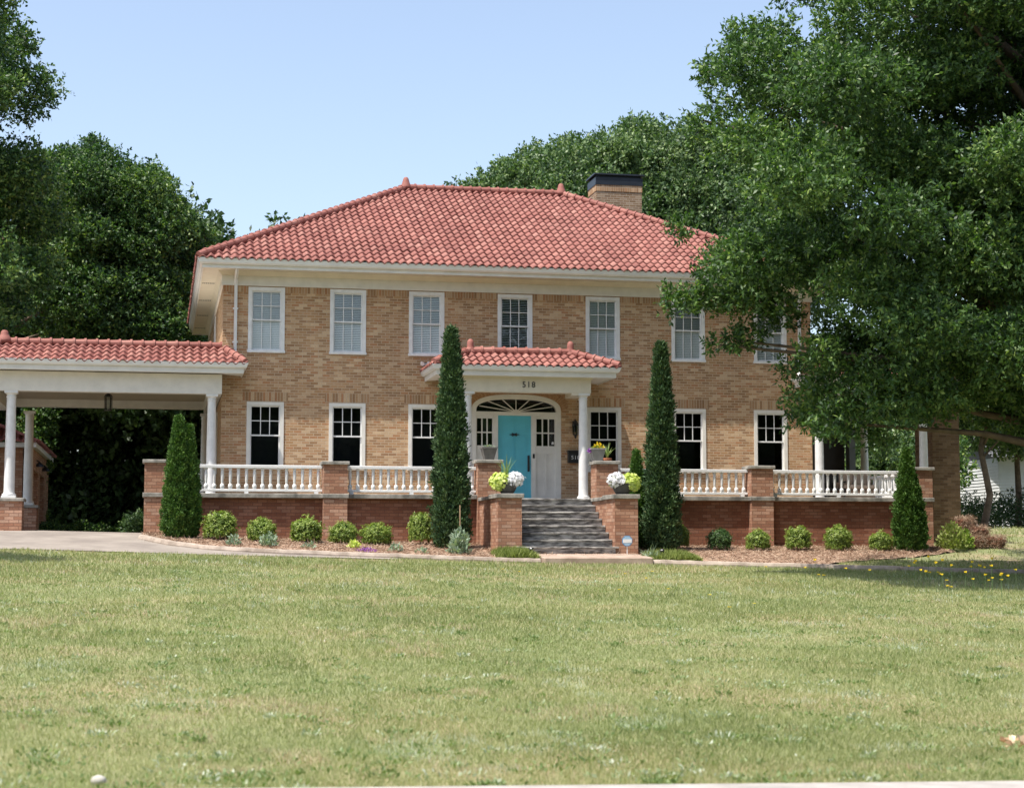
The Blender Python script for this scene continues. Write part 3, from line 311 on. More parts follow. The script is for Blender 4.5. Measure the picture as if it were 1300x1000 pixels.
ys = np.unique(np.concatenate([np.linspace(-200, -60, 6), np.arange(-60, 35, .5), np.linspace(35, 700, 16)]))
ground = mobj('lawn', gridmesh('lawn', xs, ys, G), lawnmat, smooth=True); tag(ground, kind='structure')

def KY(x):   # front edge of the planting bed (kerb line)
    return interp(x, [-2.1, -1.9, -1.3, -.4, 1, 6.9, 9.8, 13, 17, 24, 34], [-3.3, -4.2, -5.3, -6.1, -6.5, -6.9, -7.0, -8.0, -9.5, -10.8, -11.5])
def BY(x):   # front edge of the mulch
    return interp(x, [-2.1, -1.9, -1.3, -.4, 1, 6.9, 9.8, 13, 15, 17.3, 18.9], [-3.3, -4.2, -5.3, -6.1, -6.5, -6.9, -7.0, -7.9, -6.3, -5.2, -4.0]) + .12
# mulch bed
xs = np.linspace(-1.95, 18.9, 120); t = np.linspace(0, 1, 14); V = []
for tt in t:
    yf = BY(xs); y = yf + (-2.7 - yf) * tt
    z = G(xs, y) + .03 + .05 * np.sin(np.pi * min(tt * 1.2, 1)) + rng.normal(0, .012, len(xs)); V.append(np.stack([xs, y, z], -1))
V = np.array(V).reshape(-1, 3); i = np.arange(13)[:, None] * 120 + np.arange(119)[None]
bedmat = plain('mulch', (.40, .27, .19), .95, .3, 2.5, bmp=.9, c2=(.24, .15, .10))
bed = mobj('mulch_bed', fmesh('mulch_bed', V, np.stack([i, i + 1, i + 121, i + 120], -1).reshape(-1, 4)), bedmat, smooth=True); tag(bed, kind='structure')
# driveway
def drive(X, Y): return G(X, Y) + .022
xs = np.arange(-30, -1.85, .5); ys = np.arange(-7.4, 10.1, .4)
dm = plain('driveway_concrete', (.30, .26, .22), .9, .2, .9, bmp=.3, c2=(.20, .17, .145))
tag(mobj('driveway', gridmesh('driveway', np.append(xs, -1.9), ys, drive), dm, smooth=True), kind='structure')
V = []; K = []
for x in np.linspace(-1.9, 3.8, 30):   # concrete strip in front of the kerb, tapering to the right
    y1 = float(KY(x)) - .1; y0 = min(y1 - .02, -7.4 + max(0, x - .3) * .12)
    V += [(x, y0, g(x, y0) + .02), (x, (y0 + y1) / 2, g(x, (y0 + y1) / 2) + .02), (x, y1, g(x, y1) + .02)]
V = np.array(V); i = np.arange(29)[:, None] * 3 + np.arange(2)[None]
tag(mobj('driveway_apron', fmesh('apron', V, np.stack([i, i + 3, i + 4, i + 1], -1).reshape(-1, 4)), dm, smooth=True), kind='structure')
# kerb: rounded concrete run along the bed, broken by the landing slab
def kerb(xa, xb, n, name):
    bb = B(); prev = None
    for x in np.linspace(xa, xb, n):
        dx = .05; p = Vector((x, float(KY(x)), 0)); d = Vector((dx * 2, float(KY(x + dx) - KY(x - dx)), 0)).normalized(); nrm = Vector((d.y, -d.x, 0))
        z = g(p.x, p.y - .1) + rng.normal(0, .004)
        prof = [(.10, -.08), (.11, .05), (.085, .11), (.02, .125), (-.08, .125), (-.10, .06), (-.10, -.08)]
        cur = [bb.bm.verts.new((p.x + nrm.x * o, p.y + nrm.y * o, z + h)) for o, h in prof]
        if prev:
            for k in range(7): bb.bm.faces.new((prev[k], cur[k], cur[(k + 1) % 7], prev[(k + 1) % 7]))
        else: bb.bm.faces.new(cur)
        prev = cur
    bb.bm.faces.new(prev[::-1]); o = bb.obj(name, M['kerb']); tag(o, kind='structure')
kerb(-1.95, 7.12, 70, 'kerb'); kerb(9.82, 34, 90, 'kerb')
# landing slab, pavement, road
lb = B().box(7.18, 9.78, -7.15, -5.55, -.35, .035, .02)
for v in lb.bm.verts:
    if v.co.z > -.1: v.co.z += (v.co.y + 7.15) * .06
tag(lb.obj('landing_slab', plain('landing_concrete', (.44, .33, .26), .9, .2, 2.5, bmp=.4, c2=(.28, .20, .15))), kind='structure')
sw = plain('sidewalk_concrete', (.40, .365, .33), .9, .15, 3, bmp=.4)
V = []
for x in np.arange(-60, 61, 1.0):
    for o_ in (-1.75, -1.2, -.6, 0): V.append((x, -35.93 + o_, -1.455 - .016 * (x - 6.5)))
i = np.arange(120)[:, None] * 4 + np.arange(3)[None]
tag(mobj('pavement', fmesh('pavement', np.array(V), np.stack([i, i + 4, i + 5, i + 1], -1).reshape(-1, 4)), sw), kind='structure')
asph = plain('asphalt', (.055, .055, .056), .9, .2, 6, bmp=.4)
V = []
for x in np.arange(-60, 61, 1.0):
    for o_ in (-14, -11, -8, -5): V.append((x, -35.93 + o_, g(x, -35.93 + o_) + .03))
tag(mobj('road', fmesh('road', np.array(V), np.stack([i, i + 4, i + 5, i + 1], -1).reshape(-1, 4)), asph), kind='structure')

# ---------------------------------------------------------------- roof tile surfaces
def tile_slope(name, O, U, Vv, Wd, Ln, clips, mat, parent, pw=.212, ex=.375, A=.074):
    """corrugated clay tile field: origin O, U along the eave, Vv up the slope"""
    U = Vector(U).normalized(); Vv = Vector(Vv).normalized(); Nn = U.cross(Vv).normalized()
    if Nn.z < 0: Nn = -Nn
    nc = int(Wd / pw) + 1; nr = int(math.ceil(Ln / ex)); K = 9
    u = np.linspace(0, 1, K); prof = A * (.5 + .5 * np.cos(2 * np.pi * (u - .5))) ** .85
    verts = []; faces = []; rn = []; base = 0
    ci = np.arange(nc); O = np.array(O); Un = np.array(U); Vn = np.array(Vv); NN = np.array(Nn)
    for j in range(nr):
        v0 = j * ex - .035; v1 = min((j + 1) * ex, Ln)
        jit = rng.normal(0, .006, nc); hj = rng.normal(0, .004, nc)
        for c in range(nc):
            uu = c * pw + u * pw
            lo = O + np.outer(uu, Un) + Vn * (v0 + jit[c]) + np.outer(prof + .036 + hj[c], NN)
            hi = O + np.outer(uu, Un) + Vn * v1 + np.outer(prof * .96, NN)
            li = lo - NN * .030 + Vn * .004
            verts.append(lo); verts.append(hi); verts.append(li)
            a = np.arange(K - 1)
            faces.append(np.stack([base + a, base + a + 1, base + K + a + 1, base + K + a], -1))
            faces.append(np.stack([base + 2 * K + a, base + 2 * K + a + 1, base + a + 1, base + a], -1))
            rv = rng.random(); rn += [rv] * (K - 1) + [rv * .5] * (K - 1); base += 3 * K
    me = fmesh(name, np.concatenate(verts), np.concatenate(faces), np.array(rn))
    bm = bmesh.new(); bm.from_mesh(me)
    for pco, pno in clips:   # keep the side the normal points away from
        bmesh.ops.bisect_plane(bm, geom=bm.verts[:] + bm.edges[:] + bm.faces[:], plane_co=Vector(pco), plane_no=Vector(pno), clear_outer=True)
    bm.to_mesh(me); bm.free()
    return mobj(name, me, mat, parent, smooth=False)
def setrnd(me):
    a = me.attributes.new('rnd', 'FLOAT', 'FACE'); n = len(me.polygons); v = np.repeat(rng.random(n // 4 + 1), 4)[:n]; a.data.foreach_set('value', v.astype(np.float32))
def ridge_caps(A, Bp, parent, r=.098, ln=.29, name='ridge_cap'):
    A = Vector(A); Bp = Vector(Bp); d = Bp - A; L = d.length; n = max(2, round(L / ln)); d.normalize(); b = B(); vals = []
    for k in range(n):
        p0 = A + d * (L * k / n); p1 = A + d * (L * (k + 1) / n + .03); m = p1 - d * .06
        f0 = len(b.bm.faces); b.tube([p0, m, m + d * .004, p1], [r * .88, r, r * 1.24, r * 1.24], 12); vals += [rng.random()] * (len(b.bm.faces) - f0)
    me = b.mesh(name); a = me.attributes.new('rnd', 'FLOAT', 'FACE'); a.data.foreach_set('value', np.array(vals, dtype=np.float32))
    return mobj(name, me, M['tile'], parent, smooth=False)
def finial(c, prof, parent):
    b = B().lathe(c, prof, 16); me = b.mesh('finial'); a = me.attributes.new('rnd', 'FLOAT', 'FACE'); a.data.foreach_set('value', np.full(len(me.polygons), .45, dtype=np.float32))
    return mobj('finial', me, M['tile'], parent, smooth=True)
def hip_roof(parent, x0, x1, y0, y1, ze, rx0, rx1, ry, zr, back=True):
    """tile fields of a hipped roof; returns the roof part"""
    def hipplane(cx, cy, rx, ry_, sgn):
        # vertical plane through hip line; normal points to the cut-away side
        d = Vector((rx - cx, ry_ - cy, 0)); n = Vector((d.y, -d.x, 0)).normalized(); return (Vector((cx, cy, 0)), n * sgn)
    und = B(); a, b_, c, d_ = (x0, y0, ze - .01), (x1, y0, ze - .01), (x1, y1, ze - .01), (x0, y1, ze - .01); e, f = (rx0, ry, zr - .012), (rx1, ry, zr - .012)
    for P in ((a, b_, f, e), (b_, c, f), (c, d_, e, f), (d_, a, e)): und.poly(P)
    roof = und.obj('roof', M['tiledark'], parent)
    # front
    Ls = math.hypot(ry - y0, zr - ze); tile_slope('tile_field', (x0, y0, ze), (1, 0, 0), (0, ry - y0, zr - ze), x1 - x0, Ls, [hipplane(x0, y0, rx0, ry, -1), hipplane(x1, y0, rx1, ry, 1)], M['tile'], roof)
    Ls = math.hypot(rx0 - x0, zr - ze); tile_slope('tile_field', (x0, y1, ze), (0, -1, 0), (rx0 - x0, 0, zr - ze), y1 - y0, Ls, [hipplane(x0, y0, rx0, ry, 1), hipplane(x0, y1, rx0, ry, -1)], M['tile'], roof)
    Ls = math.hypot(x1 - rx1, zr - ze); tile_slope('tile_field', (x1, y0, ze), (0, 1, 0), (rx1 - x1, 0, zr - ze), y1 - y0, Ls, [hipplane(x1, y0, rx1, ry, -1), hipplane(x1, y1, rx1, ry, 1)], M['tile'], roof)
    if back:
        Ls = math.hypot(y1 - ry, zr - ze); tile_slope('tile_field', (x1, y1, ze), (-1, 0, 0), (0, ry - y1, zr - ze), x1 - x0, Ls, [hipplane(x0, y1, rx0, ry, 1), hipplane(x1, y1, rx1, ry, -1)], M['tile'], roof)
    up = .09
    ridge_caps((rx0, ry, zr + up), (rx1, ry, zr + up), roof)
    for (cx, cy, rx) in ((x0, y0, rx0), (x1, y0, rx1)) + (((x0, y1, rx0), (x1, y1, rx1)) if back else ()):
        ridge_caps((cx, cy, ze + up + .01), (rx, ry, zr + up), roof)
    return roof

# ---------------------------------------------------------------- walls with openings
def wallface(b, xs0, xs1, z0, z1, y, t, ops, axis='x'):
    """wall slab along x (or y) with rectangular openings [(a0,a1,b0,b1)]; no internal faces"""
    X = sorted({xs0, xs1, *[o[0] for o in ops], *[o[1] for o in ops]}); Z = sorted({z0, z1, *[o[2] for o in ops], *[o[3] for o in ops]})
    P = (lambda a, d, z: (a, y + d, z)) if axis == 'x' else (lambda a, d, z: (y + d, a, z))
    def hole(xm, zm): return any(o[0] < xm < o[1] and o[2] < zm < o[3] for o in ops)
    for i in range(len(X) - 1):
        for k in range(len(Z) - 1):
            if hole((X[i] + X[i + 1]) / 2, (Z[k] + Z[k + 1]) / 2): continue
            q = [(X[i], Z[k]), (X[i + 1], Z[k]), (X[i + 1], Z[k + 1]), (X[i], Z[k + 1])]
            b.poly([P(a, 0, c) for a, c in q]); b.poly([P(a, t, c) for a, c in q][::-1])
    for a0, a1, c0, c1 in ops:
        b.poly([P(a0, 0, c0), P(a0, t, c0), P(a1, t, c0), P(a1, 0, c0)]); b.poly([P(a0, 0, c1), P(a1, 0, c1), P(a1, t, c1), P(a0, t, c1)])
        b.poly([P(a0, 0, c0), P(a0, 0, c1), P(a0, t, c1), P(a0, t, c0)]); b.poly([P(a1, 0, c0), P(a1, t, c0), P(a1, t, c1), P(a1, 0, c1)])

# ================================================================ HOUSE
HX1 = 16.48; HY1 = 13.2
house = empty('brick_house', (8.24, 6, .3), 'two storey tan brick house with red tile hip roof and turquoise front door', 'house')
UC = [1.15, 3.33, 5.47, 7.92, 10.40, 12.86, 15.27]; LC = [1.15, 3.33, 5.47, 10.42, 12.86, 15.25]
UW = [(c - .485, c + .485, 5.46, 7.21) for c in UC]; LW = [(c - .49, c + .49, 2.36, 4.14) for c in LC]
AX0, AX1, AZ = 6.71, 9.21, 4.01
b = B()
ops = UW + LW + [(AX0, AX1, 1.5, 4.47)]
wallface(b, 0, HX1, .1, 7.5, 0, .28, ops)
# brick spandrels over the arched entrance
def archz(x, x0, x1, zs, rise, p=2.5):
    u = abs((x - (x0 + x1) / 2) / ((x1 - x0) / 2)); u = min(1, u); return zs + rise * (1 - u ** p) ** (1 / p)
tt = [(AX0 + AX1) / 2 - (AX1 - AX0) / 2 * math.cos(math.pi * k / 40) for k in range(41)]
for x0, x1 in zip(tt, tt[1:]):
    za, zb = archz(x0, AX0, AX1, AZ, .455), archz(x1, AX0, AX1, AZ, .455)
    b.poly([(x0, 0, za), (x1, 0, zb), (x1, 0, 4.47), (x0, 0, 4.47)]); b.poly([(x0, 0, za), (x0, .28, za), (x1, .28, zb), (x1, 0, zb)])
wallface(b, 0, HY1, .1, 7.5, 0, .28, [(3.2, 4.2, 2.36, 4.1), (6, 7, 5.46, 7.2)], 'y'); wallface(b, 0, HY1, .1, 7.5, HX1 - .28, .28, [], 'y'); wallface(b, 0, HX1, .1, 7.5, HY1 - .28, .28, [])
wall = b.obj('wall', M['brick'], house, recalc=False)
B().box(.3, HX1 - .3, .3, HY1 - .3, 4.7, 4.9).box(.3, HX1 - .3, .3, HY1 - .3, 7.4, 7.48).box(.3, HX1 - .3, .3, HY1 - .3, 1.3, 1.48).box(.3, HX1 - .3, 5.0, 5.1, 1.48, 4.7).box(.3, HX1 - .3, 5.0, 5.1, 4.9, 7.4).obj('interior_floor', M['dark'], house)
# soldier courses
for c in UC:
    pass
b = B()
for c in LC: B().box(c - .60, c + .60, -.006, .1, 4.145, 4.40).obj('soldier_course', M['soldier'], house)
prev = None
X = sorted([0] + [v for o in UW for v in (o[0], o[1])] + [HX1])
for x0, x1 in zip(X[0::2], X[1::2]): B().box(x0, x1, -.006, .1, 7.07, 7.30).obj('soldier_course', M['soldier'], house)
b = B()   # radiating bricks over the entrance arch
nseg = 34
for k in range(nseg):
    a0, a1 = (k + .06) / nseg, (k + .94) / nseg
    q = []
    for a in (a0, a1):
        x = (AX0 + AX1) / 2 - (AX1 - AX0) / 2 * math.cos(math.pi * a); z = archz(x, AX0, AX1, AZ, .455)
        zz = z - AZ + .35; dx = (x - (AX0 + AX1) / 2) * .55; l = math.hypot(dx, zz); q.append(((x, z), (x + dx / l * .23, z + zz / l * .23)))
    (p0, o0), (p1, o1) = q
    fr = [(p0[0], -.008, p0[1]), (p1[0], -.008, p1[1]), (o1[0], -.008, o1[1]), (o0[0], -.008, o0[1])]; bk = [(x, .002, z) for x, y, z in fr]
    b.poly(fr)
    for i in range(4): b.poly([fr[i], bk[i], bk[(i + 1) % 4], fr[(i + 1) % 4]])
b.obj('arch_bricks', plain('arch_brick', (.42, .25, .13), .9, .25, 9, c2=(.28, .15, .08)), house)
# frieze, cove, soffit, fascia, gutter
b = B(); b.ring(0, HX1, 0, HY1, [(.0, 7.285), (.035, 7.285), (.035, 7.50), (.0, 7.50)]); b.ring(0, HX1, 0, HY1, [(.0, 7.24), (.05, 7.24), (.05, 7.286), (.0, 7.286)])
b.obj('frieze', M['cream'], house)
B().ring(0, HX1, 0, HY1, [(0, 7.502), (.04, 7.502), (.07, 7.53), (.14, 7.62), (0, 7.62)]).obj('cornice', M['bouncecream'], house)
B().ring(0, HX1, -.165, HY1 + .165, [(-.17, 7.622), (.555, 7.622), (.555, 7.65), (-.17, 7.65)]).obj('soffit', M['bouncecream'], house)
B().ring(0, HX1, -.165, HY1 + .165, [(.535, 7.585), (.57, 7.585), (.57, 7.80), (.535, 7.80)]).obj('fascia', M['cream'], house)
B().ring(0, HX1, -.165, HY1 + .165, [(.572, 7.68), (.625, 7.68), (.665, 7.72), (.685, 7.78), (.70, 7.82), (.70, 7.835), (.575, 7.835)]).obj('gutter', M['gutter'], house)
for y in (2.2, 5.6, 9.0, 12.2):
    b = B()
    for q in range(7): b.box(-.50 + q * .05, -.47 + q * .05, y, y + .12, 7.610, 7.6215)
    tag(b.obj('soffit_vent', M['greycol'], house))
RX0, RX1, RY, RZ = 5.72, 10.62, 6.1, 11.28
roof = hip_roof(house, -.68, HX1 + .68, -.84, HY1 + .84, 7.80, RX0, RX1, RY, RZ)
fp = [(.17, 0), (.165, .08), (.13, .16), (.10, .25), (.085, .31), (.055, .36), (.0, .38)]
finial((RX0, RY, RZ + .03), fp, roof); finial((RX1, RY, RZ + .03), fp, roof)
# chimney
ch = B().box(12.14, 13.66, 7.6, 8.65, 8.2, 12.02).obj('chimney', M['chimbrick'], house)
B().box(12.125, 13.675, 7.585, 8.665, 11.82, 12.03).obj('corbel_course', M['soldier'], ch)
B().box(12.11, 13.69, 7.57, 8.68, 12.03, 12.27).box(12.16, 13.64, 7.63, 8.62, 12.27, 12.35).box(12.06, 13.74, 7.53, 8.72, 12.35, 12.40).obj('chimney_cap', M['navy'], ch)
# windows
def window(o, up, kind):
    x0, x1, z0, z1 = o; w = .095
    b = B(); y0, y1 = -.025, .12
    b.box(x0, x0 + w, y0, y1, z0 + .06, z1).box(x1 - w, x1, y0, y1, z0 + .06, z1).box(x0 + w, x1 - w, y0, y1, z1 - w, z1)
    fr = b.obj('window', M['white'] if up else M['cream'], house)
    B().box(x0 - .02, x1 + .02, -.06, .12, z0 - .01, z0 + .06, .008).obj('sill', M['white'] if up else M['cream'], fr)
    a0, a1, c0, c1 = x0 + w, x1 - w, z0 + .06, z1 - w; mz = (c0 + c1) / 2 + .02; s = .035
    b = B()
    def sash(y, c0, c1, cols, rows):
        b.box(a0, a0 + s, y, y + .035, c0, c1).box(a1 - s, a1, y, y + .035, c0, c1).box(a0 + s, a1 - s, y, y + .035, c1 - s, c1).box(a0 + s, a1 - s, y, y + .035, c0, c0 + s * 1.15)
        for k in range(1, cols): xx = a0 + s + (a1 - a0 - 2 * s) * k / cols; b.box(xx - .011, xx + .011, y + .004, y + .03, c0 + s, c1 - s)
        for k in range(1, rows): zz = c0 + s + (c1 - c0 - 2 * s) * k / rows; b.box(a0 + s, a1 - s, y + .006, y + .028, zz - .011, zz + .011)
    sash(.03, mz - .02, c1, 3, 2); sash(.068, c0, mz + .02, 3 if up else 1, 1)
    b.obj('sash', M['white'], fr)
    B().poly([(a0 + s, .047, mz), (a1 - s, .047, mz), (a1 - s, .047, c1 - s), (a0 + s, .047, c1 - s)]).poly([(a0 + s, .086, c0 + s), (a1 - s, .086, c0 + s), (a1 - s, .086, mz), (a0 + s, .086, mz)]).obj('pane', M['glassup'] if up else M['glass'], fr)
    if up:
        b = B(); n = 34; tilt = {'shut': .0225, 'half': .0185, 'open': .010}[kind]
        for k in range(n):
            z = c0 + .02 + (c1 - c0 - .03) * k / (n - 1); b.poly([(a0 + .01, .10, z - tilt), (a1 - .01, .10, z - tilt), (a1 - .01, .10 + .02, z + tilt), (a0 + .01, .10 + .02, z + tilt)])
        b.obj('blind', M['blind'], fr, recalc=False)
    else: B().box(x0 + .05, x1 - .05, .9, .92, z0 - .2, z1 + .1).obj('room_dark_panel', M['dark'], fr)  # near-black panel stands in for the unlit room behind the glass
for o, k in zip(UW, ('shut', 'half', 'half', 'open', 'shut', 'shut', 'half')): window(o, True, k)
for o in LW: window(o, False, '')
for (y0, y1, z0, z1) in ((3.2, 4.2, 2.36, 4.1), (6, 7, 5.46, 7.2)):   # side wall windows
    b = B().box(-.025, .12, y0, y0 + .09, z0, z1).box(-.025, .12, y1 - .09, y1, z0, z1).box(-.025, .12, y0 + .09, y1 - .09, z1 - .09, z1).box(-.05, .12, y0 + .09, y1 - .09, z0, z0 + .07).box(.03, .07, y0 + .09, y1 - .09, (z0 + z1) / 2 - .02, (z0 + z1) / 2 + .02)
    fr = b.obj('window', M['white'], house); B().box(.05, .054, y0 + .09, y1 - .09, z0 + .07, z1 - .09).obj('pane', M['glass'], fr)
# downspouts
def spout(x, zb, kick):
    pts = [(x, -.70, 7.68), (x, -.62, 7.56), (x, -.12, 7.40), (x, -.07, 7.28), (x, -.07, zb + .25)] + kick
    b = B()
    for p, q in zip(pts, pts[1:]):
        b.tube([p, q], .048, 4)
    for z in (6.6, 5.7): b.box(x - .07, x + .07, -.06, -.0, z, z + .04)
    b.obj('downspout', M['gutter'], house)
spout(.33, 4.95, [(.33, -.10, 5.2)]); spout(16.12, 5.1, [(16.12, -.07, 5.30), (15.98, -.35, 5.15), (15.90, -.75, 5.02)])
# entrance
b = B()
xc = (AX0 + AX1) / 2
def archband(b, x0, x1, zs, rise, wd, y0, y1, n=40):
    P = []
    for k in range(n + 1):
        x = (x0 + x1) / 2 - (x1 - x0) / 2 * math.cos(math.pi * k / n); xi = (x0 + x1) / 2 + (x - (x0 + x1) / 2) * (1 - 2 * wd / (x1 - x0))
        P.append(((x, archz(x, x0, x1, zs, rise)), (xi, archz(xi, x0 + wd, x1 - wd, zs, rise - wd))))
    for (o0, i0), (o1, i1) in zip(P, P[1:]):
        b.poly([(i0[0], y0, i0[1]), (i1[0], y0, i1[1]), (o1[0], y0, o1[1]), (o0[0], y0, o0[1])]); b.poly([(i0[0], y0, i0[1]), (i0[0], y1, i0[1]), (i1[0], y1, i1[1]), (i1[0], y0, i1[1])])
archband(b, AX0 + .002, AX1 - .002, AZ, .452, .135, .01, .16)
b.box(AX0 + .002, AX0 + .135, .01, .16, 1.5, AZ).box(AX1 - .135, AX1 - .002, .01, .16, 1.5, AZ)
b.box(AX0 + .135, AX1 - .135, .03, .16, 3.885, 3.985).box(7.335, 7.455, .03, .16, 1.5, 3.885).box(8.385, 8.505, .03, .16, 1.5, 3.885)
surround = b.obj('door_surround', M['cream'], house)
b = B(); fx0, fx1, fz = AX0 + .135, AX1 - .135, 3.985
for k in range(1, 8):
    a = math.pi * k / 8; dx, dz = -math.cos(a) * 1.1, math.sin(a) * .40
    x, z = xc + dx, fz + dz
    L = Vector((dx, 0, dz)); nn = Vector((-L.z, 0, L.x)).normalized() * .011
    p0 = Vector((xc, .05, fz)); p1 = Vector((x, .05, z)); t2 = 1.0
    while p1.z > archz(p1.x, fx0, fx1, AZ, .317) + .02 and t2 > .3: t2 -= .02; p1 = p0 + L * t2
    q = [p0 - nn, p1 - nn, p1 + nn, p0 + nn]
    b.poly(q); b.poly([v + Vector((0, .03, 0)) for v in q][::-1])
    for i in range(4): b.poly([q[i], q[i] + Vector((0, .03, 0)), q[(i + 1) % 4] + Vector((0, .03, 0)), q[(i + 1) % 4]])
b.lathe((xc, .06, fz - .02), [(.10, 0), (.10, .05), (.06, .08), (0, .09)], 12, 1, .3)
b.obj('fanlight_bars', M['cream'], surround)
b = B(); P = [(fx0 + (fx1 - fx0) * k / 30) for k in range(31)]
for x0, x1 in zip(P, P[1:]): b.poly([(x0, .09, fz), (x1, .09, fz), (x1, .09, archz(x1, fx0 - .02, fx1 + .02, AZ, .33)), (x0, .09, archz(x0, fx0 - .02, fx1 + .02, AZ, .33))])
b.obj('fanlight_pane', M['glass'], surround)
for s0, s1 in ((AX0 + .135, 7.335), (8.505, AX1 - .135)):
    b = B(); cx0, cx1 = s0 + .03, s1 - .03; pz0, pz1 = 3.07, 3.76
    b.box(s0, s1, .07, .13, 3.80, 3.885).box(s0, s1, .07, .13, 1.5, 1.74).box(s0, s1, .07, .13, 2.84, pz0 - .01).box(s0, cx0, .07, .13, 1.74, 2.84).box(cx1, s1, .07, .13, 1.74, 2.84).box(s0, cx0, .07, .13, pz0 - .01, 3.8).box(cx1, s1, .07, .13, pz0 - .01, 3.8)
    m_ = (cx0 + cx1) / 2; b.box(cx0, cx1, .095, .12, 1.74, 2.84).box(m_ - .035, m_ + .035, .07, .095, 1.74, 2.84)
    for k in (1, 2): xx = cx0 + (cx1 - cx0) * k / 3; b.box(xx - .016, xx + .016, .075, .11, pz0 - .01, 3.80)
    b.box(cx0, cx1, .078, .108, 3.40, 3.435)
    sp = b.obj('sidelight_panel', M['cream'], house); B().box(cx0, cx1, .111, .114, pz0 - .01, 3.8).obj('pane', M['glass'], sp)
b = B(); dx0, dx1 = 7.455, 8.385
b.box(dx0, dx1, .10, .14, 1.55, 3.885)
def frame(b, x0, x1, z0, z1, w=.012, y=.092):
    b.box(x0, x1, y, .1, z0, z0 + w).box(x0, x1, y, .1, z1 - w, z1).box(x0, x0 + w, y, .1, z0 + w, z1 - w).box(x1 - w, x1, y, .1, z0 + w, z1 - w)
for (x0, x1) in ((dx0 + .13, 7.905), (7.935, dx1 - .13)):
    for z0, z1 in ((1.85, 2.55), (2.70, 3.36), (3.46, 3.74)): frame(b, x0, x1, z0, z1)
door = b.obj('door', M['teal'], house)
B().box(8.285, 8.345, .065, .1, 2.36, 2.80, .01).lathe((8.315, .04, 2.42), [(.0, -.02), (.03, 0), (.0, .03)], 8).tube([(8.315, .07, 2.70), (8.315, .02, 2.66), (8.315, .02, 2.50), (8.315, .07, 2.46)], .012, 6).obj('handle', M['black'], door)
b = B().box(7.84, 8.0, .075, .1, 3.345, 3.385)
for k in range(6): a = k * math.pi / 3; b.tube([(7.92, .08, 3.365), (7.92 + math.cos(a) * .14, .07, 3.365 + math.sin(a) * .05)], [.025, .008], 5)
b.obj('door_knocker', M['black'], door)
B().box(8.42, 8.475, .01, .03, 2.72, 2.84, .006).obj('keypad', M['black'], surround)
B().lathe((9.0, .105, 3.11), [(.035, 0), (.035, .05), (.02, .07), (0, .075)], 8, 1, .15).obj('window_sticker', M['white'], surround)
# ---------------------------------------------------------------- columns
def column(x, y, z0, z1, parent, r=.125, name='column', mat=None):
    b = B(); h = z1 - z0
    b.box(x - r * 1.35, x + r * 1.35, y - r * 1.35, y + r * 1.35, z0, z0 + .06, .006)
    b.lathe((x, y, z0), [(r * 1.3, .06), (r * 1.35, .085), (r * 1.28, .115), (r * 1.08, .12), (r * 1.02, .16), (r, .3), (r * .985, h * .4), (r * .86, h - .2), (r * .86, h - .17), (r * .98, h - .165), (r * .98, h - .145), (r * .88, h - .14), (r * .88, h - .10), (r * 1.12, h - .06)], 24)
    b.box(x - r * 1.22, x + r * 1.22, y - r * 1.22, y + r * 1.22, z1 - .06, z1)
    me = b.mesh(name); box_uv(me); me.transform(Matrix.Translation(-rootloc(parent))); me.materials.append(mat or M['white'])
    me.polygons.foreach_set('use_smooth', [len(p.vertices) == 4 and abs(p.normal.z) < .9 and 24 <= 99 for p in me.polygons]); 
    me.set_sharp_from_angle(angle=R(35))
    o = bpy.data.objects.new(name, me); COL.objects.link(o); o.parent = parent; return o
def eave_set(parent, x0, x1, y0, y1, zt, sides, out=0.0, depth=.55):
    """gutter + fascia + soffit round a low roof. rectangle = fascia line, zt = gutter top"""
    B().ring(x0, x1, y0, y1, [(-depth, zt - .245), (-.03, zt - .245), (-.03, zt - .225), (-depth, zt - .225)], sides).obj('soffit', M['cream'], parent)
    B().ring(x0, x1, y0, y1, [(-.03, zt - .265), (.0, zt - .265), (.0, zt - .03), (-.03, zt - .03)], sides).obj('fascia', M['cream'], parent)
    B().ring(x0, x1, y0, y1, [(.002, zt - .13), (.05, zt - .13), (.085, zt - .09), (.10, zt - .04), (.115, zt - .012), (.115, zt), (.002, zt)], sides).obj('gutter', M['gutter'], parent)
# ================================================================ PORTICO
DZ = 1.52
por = empty('portico', (7.88, -1.6, DZ), 'small white columned entrance portico with pink tile roof and number 518', 'portico')
for x in (6.32, 9.44): column(x, -1.62, DZ, 4.36, por)
bm_ = B().box(6.14, 9.62, -1.78, -1.46, 4.362, 4.775).box(6.14, 6.44, -1.46, -.01, 4.364, 4.775).box(9.32, 9.62, -1.46, -.01, 4.364, 4.775).box(6.155, 6.5, -1.765, -1.475, 4.30, 4.36).box(9.1, 9.605, -1.765, -1.475, 4.30, 4.36).box(6.10, 9.66, -1.80, -1.44, 4.72, 4.776)
